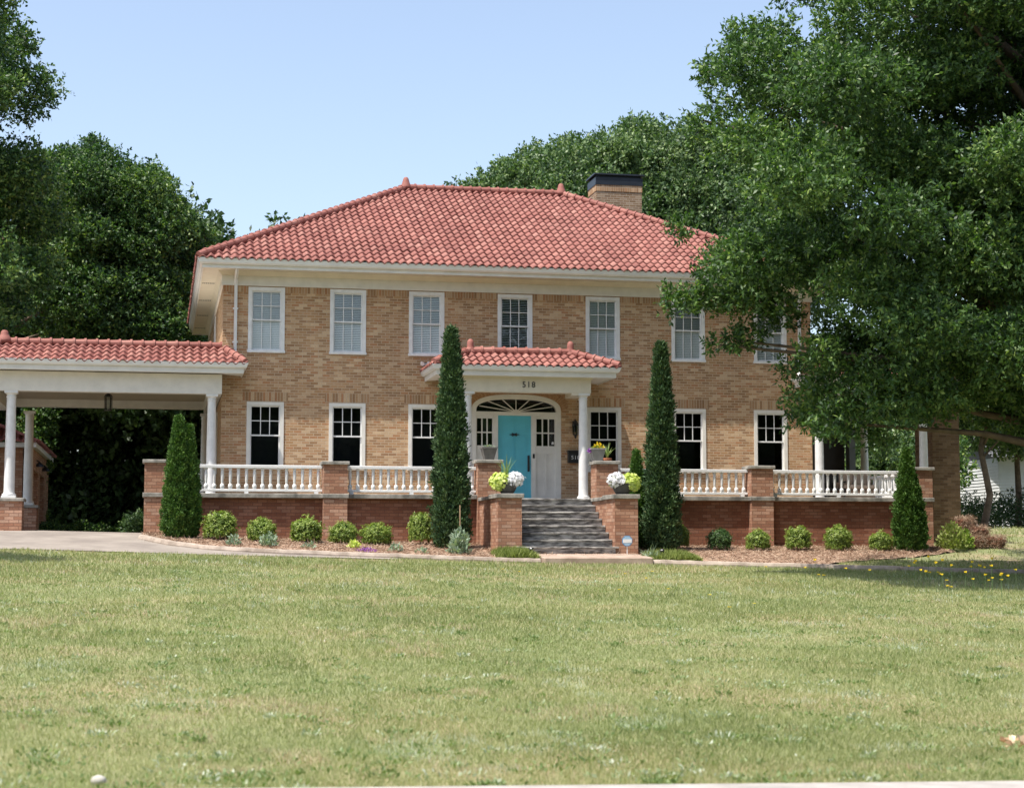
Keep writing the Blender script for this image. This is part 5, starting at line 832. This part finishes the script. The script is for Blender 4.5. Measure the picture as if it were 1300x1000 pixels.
# trees and bushes right of the house
for k, (x, y, h, lab) in enumerate([(29.5, 16, 8.5, 'small spreading tree right of the brown brick stack'), (25.4, 14, 3.2, 'blue green bush close to the brown brick stack'), (33, 20, 8.0, 'thin trunked tree in front of the white neighbour house')]):
    rg = np.random.default_rng(90 + k); bl = [(x + rg.normal(0, 1.9 if k != 1 else .7), y + rg.normal(0, 1), 1.1 + h * rg.uniform(.25 if k == 1 else .45, 1), rg.uniform(.5, 1.0)) for _ in range(60 if k != 1 else 20)]
    tree('small_tree', (x, y, g(x, y)), (x + .3, y, g(x, y) + h), .13, bl, 12, 80, .15, .045, M['leafb'] if k != 1 else M['leafa'], 95 + k, lab, 'tree' if k != 1 else 'bush')
rg = np.random.default_rng(99)
bl = [(rg.uniform(23.5, 40), rg.uniform(17, 23), 1.1 + rg.uniform(0, 1.1), rg.uniform(.3, .65)) for _ in range(70)]
tag(foliage('undergrowth', bl, 60, .13, .03, M['leafdark'], None, 101, 6), 'brushy undergrowth along the rear edge of the side lawn', 'undergrowth', kind='stuff')
bl = [(rg.uniform(17.6, 24), rg.uniform(9, 14), 1.0 + rg.uniform(0, 3.8), rg.uniform(.5, 1.0)) for _ in range(44)]
tag(foliage('shrubbery', bl, 70, .14, .045, M['leafb'], None, 103, 6), 'sunlit shrubbery seen through the side porch columns', 'shrubs', kind='stuff')
# tree out of frame whose shade falls on the lawn edge at the left
rg = np.random.default_rng(120); bl = [(-8.3 + rg.normal(0, .8), -10.6 + rg.normal(0, .8), 5.5 + rg.normal(0, .9), rg.uniform(.6, .9)) for _ in range(18)]
tree('leafy_tree', (-8.6, -11, g(-8.6, -11)), (-8.3, -10.6, 7), .2, bl, 10, 60, .16, .05, M['leafa'], 121, 'leafy tree just beyond the left edge of the lawn')

# --- narrow conifers
def conifer(name, x, y, h, r, n, mat, seed, label, prof, L=.09, W=.018, cat='cypress', twin=None, group=None, wob=.2):
    z = g(x, y) + .05; root = empty(name, (x, y, z), label, cat, group); rg = np.random.default_rng(seed)
    B().tube([(x, y, z - .2), (x, y, z + h * .9)], [.07, .02], 8).obj('trunk', M['bark'], root)
    stems = [(0, 0, h, r)] + (twin or []); Ps = []; Ds = []; Rn = []
    for ox, oy, hh, rr in stems:
        m = int(n * hh * rr / (h * r)); k = 14; mc = m // k
        t = rg.random(mc) ** .92; pr = np.interp(t, *zip(*prof)) * rr; th = rg.random(mc) * 2 * np.pi
        lump = 1 + wob * .7 * np.sin(th * 3 + t * 17 + seed) * np.sin(th * 2 - t * 23) + wob * .7 * np.sin(th * 7 + 3 * np.sin(t * 19)) + rg.normal(0, wob * .4, mc); inner = np.where(rg.random(mc) < .3, rg.uniform(.35, .85, mc), 1.0)
        q = pr * lump * inner; c = np.stack([x + ox + q * np.cos(th), y + oy + q * np.sin(th), z + t * hh], 1); out = np.stack([np.cos(th), np.sin(th), np.zeros(mc)], 1)
        ax = unit(out * rg.uniform(.15, .9, mc)[:, None] + np.array([0, 0, 1.0]) + rg.normal(0, .22, (mc, 3)))
        tone = rg.random(mc) * .6; c = np.repeat(c, k, 0); ax = np.repeat(ax, k, 0); mm = mc * k
        Ps.append(c + ax * (rg.random(mm) * L * 1.3)[:, None] + rg.normal(0, L * .33, (mm, 3))); Ds.append(unit(ax + rg.normal(0, .4, (mm, 3)))); Rn.append(np.clip(np.repeat(tone, k) + rg.random(mm) * .4 + (rg.random(mm) < .012) * .5, 0, 1))
    P = np.concatenate(Ps); V, F = leafgeo(P, np.concatenate(Ds), L * rg.uniform(.6, 1.3, len(P)), W * rg.uniform(.7, 1.3, len(P)), rg)
    mobj('foliage', fmesh('foliage', V, F, np.concatenate(Rn)), mat, root, uv=False); return root
cyp = [(0, .82), (.04, .98), (.12, 1.03), (.3, .96), (.5, .80), (.7, .57), (.85, .34), (.93, .2), (.97, .11), (1, .02)]
arb = [(0, .75), (.06, .95), (.18, 1), (.4, .88), (.6, .66), (.8, .38), (.93, .16), (1, .02)]
conifer('italian_cypress', 5.40, -4.6, 5.30, .33, 58000, M['cypress'], 3, 'tall narrow dark cypress left of the entrance stairs', cyp, group='tall narrow cypresses flanking the entrance')
conifer('italian_cypress', 10.74, -4.6, 5.12, .325, 58000, M['cypress'], 4, 'tall narrow dark cypress right of the entrance stairs', cyp, group='tall narrow cypresses flanking the entrance')
conifer('arborvitae', -1.14, -4.0, 2.86, .29, 60000, M['arbor'], 6, 'bright green double tipped arborvitae by the left terrace pier', arb, .06, .016, 'arborvitae', twin=[(.25, .05, 2.66, .22)])
conifer('arborvitae', 17.5, -4.1, 2.58, .32, 50000, M['arbor'], 7, 'bright green pointed arborvitae at the right end of terrace', arb, .06, .016, 'arborvitae', twin=[(.17, 0, 1.9, .27)])
conifer('young_conifer', 10.25, -4.0, 2.42, .23, 20000, M['arbor'], 8, 'slim yellow green young conifer squeezed beside the right cypress', arb, .06, .016, 'conifer', twin=[(.22, .1, 1.9, .2)])

# --- clipped shrubs along the terrace
def shrubmesh(seed, n=9000, L=.045, W=.014, sq=.92):
    rg = np.random.default_rng(seed); k = 9; m = n // k; d = unit(rg.normal(size=(m, 3))); d[:, 2] = np.where(d[:, 2] < -.6, -d[:, 2], d[:, 2])
    ph = rg.random(4) * 6; lump = 1 + .10 * np.sin(d[:, 0] * 5 + ph[0]) * np.cos(d[:, 1] * 5 + ph[1]) + .07 * np.sin(d[:, 2] * 7 + ph[2]); rad = .5 * lump * (1 - .55 * rg.random(m) ** 2.2)
    rad += (rg.random(m) < .10) * rg.uniform(.03, .17, m) * (d[:, 2] > 0)
    rad += rg.normal(0, .025, m); c = d * rad[:, None]; c[:, 2] = c[:, 2] * sq + .5; ax = unit(d + np.array([0, 0, .5]) + rg.normal(0, .5, (m, 3))); tone = np.clip(.35 + .35 * d[:, 2] + rg.normal(0, .15, m), 0, 1)
    c = np.repeat(c, k, 0); ax = np.repeat(ax, k, 0); mm = m * k; P = c + ax * (rg.random(mm) * .08)[:, None] + rg.normal(0, .018, (mm, 3))
    tone = rg.random(m) * .7
    nr = unit(np.repeat(d, k, 0) + rg.normal(0, .6, (mm, 3)) + np.array([0, 0, .4]))
    V, F = leafgeo(P, unit(ax + rg.normal(0, .75, (mm, 3))), L * rg.uniform(.7, 1.3, mm) * 1.6, W * 1.5 * rg.uniform(.8, 1.2, mm), rg, .15, nr)
    return fmesh('foliage', V, F, np.clip(np.repeat(tone, k) + rg.random(mm) * .3, 0, 1))
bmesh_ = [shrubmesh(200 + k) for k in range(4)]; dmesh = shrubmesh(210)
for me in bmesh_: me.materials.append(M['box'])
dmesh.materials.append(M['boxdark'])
SH = [(-.12, .80, .78, 'round boxwood nearest the double tipped arborvitae', 0), (.85, .68, .66, 'second boxwood from the left with a silver plant in front', 1), (1.93, .75, .72, 'third boxwood from the left in front of the terrace wall', 2), (2.81, .68, .64, 'boxwood in front of the brick pier left of the stairs', 3), (3.63, .74, .62, 'wide low boxwood between the pier and the left cypress', 1), (4.80, .62, .86, 'taller boxwood half hidden behind the left cypress', 0), (11.45, .5, .70, 'small boxwood half hidden behind the right cypress', 2), (12.36, .62, .64, 'dark dense boxwood right of the right cypress', 'd'), (13.37, .62, .62, 'boxwood in front of the brick pier right of the stairs', 3), (14.47, .66, .70, 'bright boxwood just right of the right hand brick pier', 0), (15.53, .68, .74, 'tallest bright boxwood below the right balustrade', 1), (16.70, .60, .60, 'last boxwood on the right beside the pointed arborvitae', 2)]
for k, (x, wd, h, lab, v) in enumerate(SH):
    y = -4.2 if k not in (5, 6) else -3.7
    r = empty('boxwood_shrub', (x, y, g(x, y) - .02), lab, 'shrub', 'boxwood shrubs in the mulch bed'); r.rotation_euler.z = k * 1.3
    o = bpy.data.objects.new('foliage', dmesh if v == 'd' else bmesh_[v]); COL.objects.link(o); o.parent = r; o.scale = (wd * .88, wd * .88, h * .92)
    me = B().tube([(0, 0, -.1), (0, 0, h * .5)], .015, 5).mesh('stem'); me.materials.append(M['bark']); o = bpy.data.objects.new('stem', me); COL.objects.link(o); o.parent = r

# --- small bedding plants
def rosette(name, x, y, w, h, n, mat, L, W, seed, label, cat, group=None, z=None, parent=None, up=.6, kind=None):
    rg = np.random.default_rng(seed); z = g(x, y) + .05 if z is None else z; d = unit(rg.normal(size=(n, 3))); d[:, 2] = abs(d[:, 2])
    P = np.array([x, y, z]) + d * np.array([w / 2, w / 2, h]) * (rg.random(n) ** .5)[:, None]
    V, F = leafgeo(P, unit(d + np.array([0, 0, up]) + rg.normal(0, .5, (n, 3))), L * rg.uniform(.7, 1.3, n), W * rg.uniform(.7, 1.3, n), rg, .2)
    o = mobj(name, fmesh(name, V, F, rg.random(n)), mat, parent, uv=False)
    if parent is None: tag(o, label, cat, group, kind)
    return o
rosette('silver_plant', 5.42, -5.75, .50, .58, 330, M['silver'], .12, .035, 301, 'large silvery leafed plant at the foot of wooden stake', 'plant')
rosette('silver_plant', .95, -5.35, .45, .34, 260, M['silver'], .08, .025, 302, 'silver plant in front of the second boxwood', 'plant')
rosette('silver_plant', .15, -5.3, .34, .25, 150, M['silver'], .07, .022, 303, 'silver plant between the first two boxwoods', 'plant')
rosette('silver_plant', 3.9, -5.7, .3, .22, 110, M['silver'], .07, .022, 304, 'small silver plant near the purple flowers', 'plant')
rosette('bedding_plant', 2.98, -5.2, .28, .2, 120, M['lime'], .07, .03, 305, 'lime green bedding plant in front of the pier boxwood', 'plant')
rosette('purple_flowers', 3.2, -5.9, .55, .10, 120, M['purple'], .04, .018, 306, 'patch of low purple flowers near the kerb', 'flowers', kind='stuff')
rosette('bedding_plant', 1.9, -5.5, .4, .14, 80, M['silver'], .07, .02, 307, 'thin grey bedding plant below the third boxwood', 'plant')
rosette('bedding_plant', 4.5, -5.9, .3, .14, 70, M['silver'], .07, .02, 308, 'tiny grey bedding plant between stake and purple flowers', 'plant')
rosette('yellow_green_shrub', 18.95, -3.6, .75, .7, 700, M['liriope'], .10, .03, 309, 'loose yellow green shrub right of the end pier', 'shrub')
rosette('yellow_green_shrub', 19.45, -3.3, .5, .5, 500, M['box'], .08, .025, 310, 'small dense shrub against the straw bales', 'shrub')
rosette('silver_plant', 9.9, -6.5, .45, .22, 60, M['silver'], .22, .012, 311, 'pale strappy plant at right corner of the landing', 'plant')
def tuft(x0, x1, y0, y1, n, h, seed, label, mat='liriope', name='low_grass', kind=None, cat='grass'):
    rg = np.random.default_rng(seed); P = np.stack([rg.uniform(x0, x1, n), rg.uniform(y0, y1, n)], 1); e = 1 - ((P[:, 0] - (x0 + x1) / 2) / (x1 - x0) * 2) ** 4 * .6
    z = G(P[:, 0], P[:, 1]) + .05; P3 = np.column_stack([P, z]); d = unit(rg.normal(0, .45, (n, 3)) + np.array([0, 0, 1.0]))
    V, F = leafgeo(P3, d, h * e * rg.uniform(.5, 1.2, n), .008, rg, .35); o = mobj(name, fmesh(name, V, F, rg.random(n)), M[mat], None, uv=False); tag(o, label, cat, kind=kind); return o
tuft(6.2, 7.15, -6.75, -5.65, 6000, .24, 321, 'clump of low yellow green grass left of the landing')
tuft(9.85, 11.1, -6.85, -5.8, 6000, .22, 322, 'clump of low yellow green grass right of the landing')
B_ = B().box(5.46, 5.485, -5.5, -5.475, g(5.46, -5.5) - .1, 1.28).obj('wooden_stake', plain('stake_wood', (.42, .28, .17), .8), None); tag(B_, 'thin wooden stake standing beside the left cypress', 'stake')
for x, y, lab in ((7.0, -6.5, 'thin black garden light stake left of the landing'), (10.15, -6.6, 'small black garden light in the grass right of landing')):
    z = g(x, y); tag(B().tube([(x - .14, y, z), (x, y, z + .28)], .009, 5).tube([(x + .14, y - .05, z), (x + .02, y, z + .3)], .009, 5).lathe((x, y, z + .26), [(.02, 0), (.07, .03), (.05, .06), (0, .08)], 8).obj('garden_light', M['black']), lab, 'garden light')
# yard sign (blue eight sided plate with a white band)
ys = empty('yard_sign', (9.47, -5.95, g(9.47, -5.95)), 'small round blue and white security yard sign by the stairs', 'sign')
z = .43; me = B().lathe((0, 0, -.006), [(.135, 0), (.135, .012)], 8, phase=math.pi / 8).mesh('plate'); me.transform(Matrix.Translation((9.47, -5.96, z)) @ Matrix.Rotation(R(90), 4, 'X')); mobj('plate', me, plain('sign_blue', (.10, .30, .55), .4), ys)
me = B().lathe((0, 0, -.002), [(.118, 0), (.118, .004)], 8, phase=math.pi / 8).mesh('sign_rim'); me.transform(Matrix.Translation((9.47, -5.969, z)) @ Matrix.Rotation(R(90), 4, 'X')); mobj('sign_face', me, plain('sign_pale_blue', (.35, .52, .68), .4), ys)
B().box(9.36, 9.58, -5.975, -5.971, z - .045, z + .04).obj('white_band', M['white'], ys); B().box(9.46, 9.48, -5.95, -5.94, g(9.47, -5.95) - .1, z - .1).obj('post', M['white'], ys)
# --- planters
def spikes(x, y, z, n, h, mat, seed, spread, parent, name='spiky_leaves', w=.010):
    rg = np.random.default_rng(seed); b = B(); fr = []
    for k in range(n):
        a = rg.random() * 6.28; s = rg.random() * spread; hh = h * rg.uniform(.6, 1.05); p0 = Vector((x, y, z)); dv = Vector((math.cos(a), math.sin(a), 0)); sd_ = Vector((-math.sin(a), math.cos(a), 0)) * w
        P = [p0 + dv * (s * hh * t ** 1.8) + Vector((0, 0, hh * (t - .35 * s * t * t))) for t in (0, .3, .6, .85, 1)]
        for i in range(4): ww = (1, .9, .7, .4, .05); b.poly([P[i] - sd_ * ww[i], P[i] + sd_ * ww[i], P[i + 1] + sd_ * ww[i + 1], P[i + 1] - sd_ * ww[i + 1]])
    me = b.mesh(name); a = me.attributes.new('rnd', 'FLOAT', 'FACE'); a.data.foreach_set('value', np.repeat(rg.random(n), 4).astype(np.float32)); mobj(name, me, mat, parent)
def squarepot(b, x, y, z, w0, w1, h):
    V = []
    for r, zz in ((w0, 0), (w1, h), (w1 * 1.09, h), (w1 * 1.09, h + .035), (w1 * .97, h + .035), (w1 * .93, h - .03)):
        V.append([b.bm.verts.new((x + sx * r, y + sy * r, z + zz)) for sx, sy in ((-1, -1), (1, -1), (1, 1), (-1, 1))])
    for a, c in zip(V, V[1:]):
        for k in range(4): b.bm.faces.new((a[k], a[(k + 1) % 4], c[(k + 1) % 4], c[k]))
    b.bm.faces.new(V[0][::-1]); b.bm.faces.new(V[-1])
for x, lab, mt, sd_ in ((6.67, 'tapered grey pot with tiny pale flowers on left tall pier', 'grey', 1), (9.52, 'tapered grey pot of yellow and purple pansies on right tall pier', 'lightgrey', 2)):
    r = empty('flower_pot', (x, -2.8, 2.50), lab, 'planter'); b = B(); squarepot(b, x, -2.8, 2.50, .115, .185, .30); b.obj('pot', M[mt], r); B().box(x - .16, x + .16, -2.96, -2.64, 2.76, 2.79).obj('soil', M['soil'], r)
    if sd_ == 1: rosette('foliage', x, -2.8, .34, .07, 90, M['silver'], .05, .02, 401, '', '', z=2.80, parent=r); rosette('flowers', x, -2.8, .26, .07, 16, M['yellow'], .035, .02, 402, '', '', z=2.81, parent=r)
    else:
        rosette('foliage', x, -2.8, .34, .10, 120, M['box'], .05, .02, 403, '', '', z=2.80, parent=r); rosette('yellow_flowers', x + .02, -2.8, .30, .17, 70, M['yellow'], .06, .03, 404, '', '', z=2.81, parent=r); rosette('purple_flowers', x - .2, -2.86, .16, .12, 40, M['purple'], .05, .025, 405, '', '', z=2.72, parent=r)
def cluster(name, x, y, z, w, d, h, n, mat, L, W, seed, parent, flat=.35):
    rg = np.random.default_rng(seed); dd = unit(rg.normal(size=(n, 3))); P = np.array([x, y, z]) + dd * np.array([w / 2, d / 2, h / 2]) * rg.uniform(.75, 1.05, n)[:, None]
    V, F = leafgeo(P, unit(rg.normal(0, 1, (n, 3))), L * rg.uniform(.7, 1.3, n), W * rg.uniform(.8, 1.2, n), rg, .15, unit(dd + rg.normal(0, .35, (n, 3)) + np.array([-.2, -.3, .25]))); mobj(name, fmesh(name, V, F, rg.random(n)), mat, parent, uv=False)
for x, lab, s in ((6.68, 'dark bowl planter of lime vine and white flowers on the left cheek wall', 1), (9.55, 'dark bowl planter of white flowers and lime vine on the right cheek wall', -1)):
    y = -5.2; r = empty('bowl_planter', (x, y, 1.56), lab, 'planter'); B().lathe((x, y, 1.56), [(.13, 0), (.155, .02), (.215, .12), (.25, .22), (.262, .26), (.262, .275), (.235, .27), (.2, .2)], 20).obj('pot', M['darkgrey'], r, smooth=True); B().lathe((x, y, 1.76), [(.225, 0), (.225, .03)], 16).obj('soil', M['soil'], r)
    cluster('lime_vine', x - s * .17, y - .04, 1.88, .52, .46, .40, 520, M['lime'], .085, .038, 410 + s, r); cluster('lime_vine', x - s * .27, y - .12, 1.76, .28, .22, .22, 120, M['lime'], .085, .038, 412 + s, r)
    cluster('white_flowers', x + s * .17, y - .08, 1.92, .44, .44, .36, 420, M['petunia'], .07, .042, 414 + s, r); cluster('white_flowers', x + s * .02, y - .16, 1.86, .22, .2, .24, 60, M['petunia'], .07, .042, 450 + s, r); cluster('foliage', x + s * .17, y - .03, 1.88, .38, .36, .28, 260, M['box'], .06, .02, 418 + s, r)
    if s == 1: spikes(x - .02, y, 1.85, 34, .70, M['spike'], 420, .75, r)
    else: spikes(x - .05, y, 1.85, 16, .45, M['reed'], 421, 1.5, r, w=.007)
    spikes(x + s * .12, y - .1, 1.80, 12, .35, M['reed'], 425 + s, 2.0, r, 'trailing_leaves', w=.006)
r = empty('terracotta_pot', (9.98, -2.1, DZ), 'terracotta pot with spiky green plant behind the right tall pier', 'planter'); B().box(9.83, 10.13, -2.25, -1.95, DZ, DZ + .9).obj('stand', M['greycol'], r); B().lathe((9.98, -2.1, DZ + .9), [(.075, 0), (.10, .16), (.115, .16), (.115, .21), (.09, .2)], 16).obj('pot', M['terracotta'], r); spikes(9.98, -2.1, DZ + 1.05, 26, .55, M['spike'], 430, .85, r, w=.014)
# --- straw bales, yellow flowers, dry leaves, pale stone
def bale(x, y, z, a, l, lab):
    b = B().box(-l / 2, l / 2, -.17, .17, 0, .27, .08); bmesh.ops.subdivide_edges(b.bm, edges=b.bm.edges[:], cuts=4, use_grid_fill=True)
    for v in b.bm.verts: v.co += Vector((random.gauss(0, .02), random.gauss(0, .02), random.gauss(0, .02)))
    me = b.mesh('bale'); o = mobj('straw_bale', me, M['bale']); o.location = (x, y, z); o.rotation_euler = (0, random.uniform(-.1, .1), a); tag(o, lab, 'straw bale', 'pine straw bales heaped at the house corner')
    rg = np.random.default_rng(int(x * 100)); n = 1400; P = np.stack([rg.uniform(-l / 2, l / 2, n), rg.uniform(-.2, .2, n), rg.uniform(0, .3, n)], 1); k = rg.integers(0, 3, n); P[k == 0, 2] = .3; P[k == 1, 1] = -.2; P[k == 2, 0] = np.sign(P[k == 2, 0]) * l / 2
    V, F = leafgeo(P, unit(rg.normal(0, 1, (n, 3))), .12 * rg.uniform(.5, 1.3, n), .004, rg); s = mobj('loose_straw', fmesh('loose_straw', V, F, rg.random(n)), M['straw'], o, uv=False, world=False)
zb = g(20.6, -2.4)
bale(19.85, -2.9, zb, .2, .62, 'front left straw bale of the heap beside the shrub'); bale(20.50, -2.8, zb, -.25, .60, 'front right straw bale of the heap on the lawn'); bale(20.1, -2.3, zb, .5, .6, 'rear straw bale of the heap at ground level')
bale(20.1, -2.65, zb + .26, .1, .62, 'middle straw bale lying on the lower bales'); bale(19.85, -2.5, zb + .50, .5, .5, 'topmost straw bale of the heap')
fl = None
rg = np.random.default_rng(500)
spots = [(14.9 - 4.2 * rg.random() ** 1.4, rg.uniform(-18, -14)) for _ in range(44)] + [(rg.uniform(4, 13), rg.uniform(-22, -12)) for _ in range(14)]
me1 = B().tube([(0, 0, 0), (.01, 0, .16), (.0, .01, .30)], .0035, 4).mesh('stem'); me1.materials.append(plain('flower_stem', (.10, .17, .05), .6))
V, F = leafgeo(np.zeros((9, 3)) + np.array([0, 0, .30]), unit(np.stack([np.cos(np.arange(9) * .7), np.sin(np.arange(9) * .7), np.full(9, .45)], 1)), .036, .014, rg); me2 = fmesh('bloom', V, F, rg.random(9)); me2.materials.append(M['yellow'])
for x, y in spots:
    r = empty('wildflower', (x, y, g(x, y)), 'single yellow wildflower on a thin stem in the lawn', 'flower', 'yellow wildflowers scattered over the right lawn'); s = rg.uniform(.8, 2.0) if x > 10.6 else rg.uniform(.3, .6); r.scale = (1, 1, s); r.rotation_euler.z = rg.uniform(0, 6)
    for nm, me in (('stem', me1), ('bloom', me2)): o = bpy.data.objects.new(nm, me); COL.objects.link(o); o.parent = r
rosette('dry_leaves', 5.28, -34.05, .46, .06, 60, M['dryleaf'], .06, .022, 510, 'heap of curled pale brown leaves at the lower right corner', 'leaves', z=g(5.28, -34) + .03, up=.1)
o = B().lathe((-1.95, -35.3, g(-1.95, -35.3) + .01), [(.045, 0), (.055, .02), (.04, .045), (.012, .055), (0, .056)], 9, 1, .7).obj('pale_stone', plain('pale_stone', (.48, .45, .39), .8), None, smooth=True); tag(o, 'small pale stone at the lower left edge of the lawn', 'stone')
# --- lawn blades
def blades(name, n, dmin, dmax, pw, h0, h1, w0, w1, seed, mat, label):
    rg = np.random.default_rng(seed); u = rg.random(n); d = (dmin ** (1 - pw) + u * (dmax ** (1 - pw) - dmin ** (1 - pw))) ** (1 / (1 - pw)); Y = -47.27 + d
    cx = -1.6 + d * .20; half = d * .33 + 4.2; X = cx + rg.uniform(-1, 1, n) * half
    k = (Y < np.where((X > -2.2) & (X < 34), KY(X) - .12, np.where(X < 0, -7.42, -11))) & (Y > -35.93)
    k |= (X > 14.5) & (Y > KY(X) + .15) & (Y < np.where(X < 18.9, BY(X), np.where(X < 21, -.5, 14)))
    k &= ~((X < 3.6) & (Y > -7.45)) & ~((X > 7.0) & (X < 9.95) & (Y > -7.2))
    X, Y, d = X[k], Y[k], d[k]; n = len(X); Z = G(X, Y)
    def vn(sc, sd):
        q = np.random.default_rng(sd).random((64, 64)); fx, fy = (X / sc) % 63, (Y / sc) % 63; ix, iy = fx.astype(int), fy.astype(int); tx, ty = fx - ix, fy - iy; tx = tx * tx * (3 - 2 * tx); ty = ty * ty * (3 - 2 * ty)
        return (q[iy, ix] * (1 - tx) + q[iy, (ix + 1) % 64] * tx) * (1 - ty) + (q[(iy + 1) % 64, ix] * (1 - tx) + q[(iy + 1) % 64, (ix + 1) % 64] * tx) * ty - .5
    pat2 = vn(2.2, 1) * 1.2 + vn(.9, 2) * .8 + vn(.35, 3) * .8; brown = vn(1.6, 4) + vn(.6, 5) * .7 + vn(.2, 6) * .5; pale = vn(1.3, 7) + vn(.4, 8)
    pat = np.sin(X * .9 + 1.3 * np.sin(Y * .6)) * .5 + np.sin(X * .37 - Y * .53 + 2) * .5 + np.sin(X * 2.3 + Y * 1.7) * .3 + np.sin(Y * 1.1 + 1.7 * np.sin(X * .45)) * .4
    t = (d - dmin) / (dmax - dmin); h = (h0 + (h1 - h0) * t) * rg.uniform(.45, 1.3, n) * (1 + .18 * pat) ; wv = w0 + (w1 - w0) * t
    P = np.stack([X, Y, Z - .005], 1); k = None; D_ = unit(rg.normal(0, .55, (n, 3)) * np.array([1, 1, .25]) + np.array([0, 0, 1.0])); a = rg.random(n) * 6.28; s = np.stack([np.cos(a) * wv, np.sin(a) * wv * .4, np.zeros(n)], 1)
    V = np.stack([P - s, P + s, P + D_ * h[:, None]], 1).reshape(-1, 3); F = np.arange(n * 3).reshape(n, 3)
    rn = np.clip(.43 - .04 * pat - .22 * pat2 + rg.normal(0, .17, n), 0, .9); rn = np.where((brown > .40) & (rg.random(n) < .5), rg.uniform(.80, .97, n), rn); rn = np.where((pale > .40) & (rg.random(n) < .22), 1.0, rn); h *= np.where(brown > .42, .7, 1.0); o = mobj(name, fmesh(name, V, F, rn), mat, None, uv=False); tag(o, label, 'grass', kind='stuff')
blades('grass', 980000, 11.0, 41.5, 1.45, .05, .085, .0032, .010, 600, M['grass'], 'mown green and straw coloured lawn grass')
blades('grass', 60000, 36, 62, .8, .09, .11, .012, .02, 601, M['grass'], 'longer grass on the side lawn beyond the kerb')
# broad-leaved weeds and rank tufts in the lawn
rg = np.random.default_rng(640); Ps = []; Ds = []; Rn = []; Ls = []
for k in range(900):
    d_ = 11.6 + 26 * rg.random() ** 1.5; y = -47.27 + d_; x = -1.6 + d_ * .2 + rg.uniform(-1, 1) * (d_ * .33 + 1.5)
    if y > -35.8 and y < -8: 
        m = rg.integers(10, 60); r_ = rg.uniform(.05, .28); a = rg.random(m) * 6.28; q = rg.random(m) ** .6 * r_; P = np.stack([x + q * np.cos(a), y + q * np.sin(a), np.full(m, g(x, y)) + rg.uniform(.0, .04, m)], 1)
        Ps.append(P); Ds.append(unit(np.stack([np.cos(a), np.sin(a), rg.uniform(.3, 2.0, m)], 1))); Rn.append(np.clip(rg.random() + rg.normal(0, .15, m), 0, 1)); Ls.append(rg.uniform(.02, .05, m))
P = np.concatenate(Ps); L_ = np.concatenate(Ls); V, F = leafgeo(P, np.concatenate(Ds), L_, L_ * rg.uniform(.12, .3, len(L_)), rg, .2)
tag(mobj('lawn_weeds', fmesh('lawn_weeds', V, F, np.concatenate(Rn)), attrmat('weed_leaf', [(0, (.15, .22, .075)), (.4, (.21, .27, .10)), (.75, (.30, .36, .20)), (1, (.45, .48, .38))], .55, .3, .4), None, uv=False), 'clover and broad leafed weeds scattered through the lawn', 'weeds', kind='stuff')
# pine straw on the bed
rg = np.random.default_rng(620); n = 60000; X = rg.uniform(-1.9, 18.6, n); yf = BY(X); Y = yf + .05 + rg.random(n) * (-2.8 - yf); Z = G(X, Y) + .03 + .05 * np.sin(np.pi * np.minimum((Y - yf) / (-2.7 - yf) * 1.2, 1)) + .012
V, F = leafgeo(np.stack([X, Y, Z], 1), unit(rg.normal(0, 1, (n, 3)) * np.array([1, 1, .3])), .12 * rg.uniform(.5, 1.3, n), .006, rg)
tag(mobj('pine_straw', fmesh('pine_straw', V, F, rg.random(n)), M['straw'], None, uv=False), 'reddish pine straw mulch covering the planting bed', 'mulch', kind='stuff')
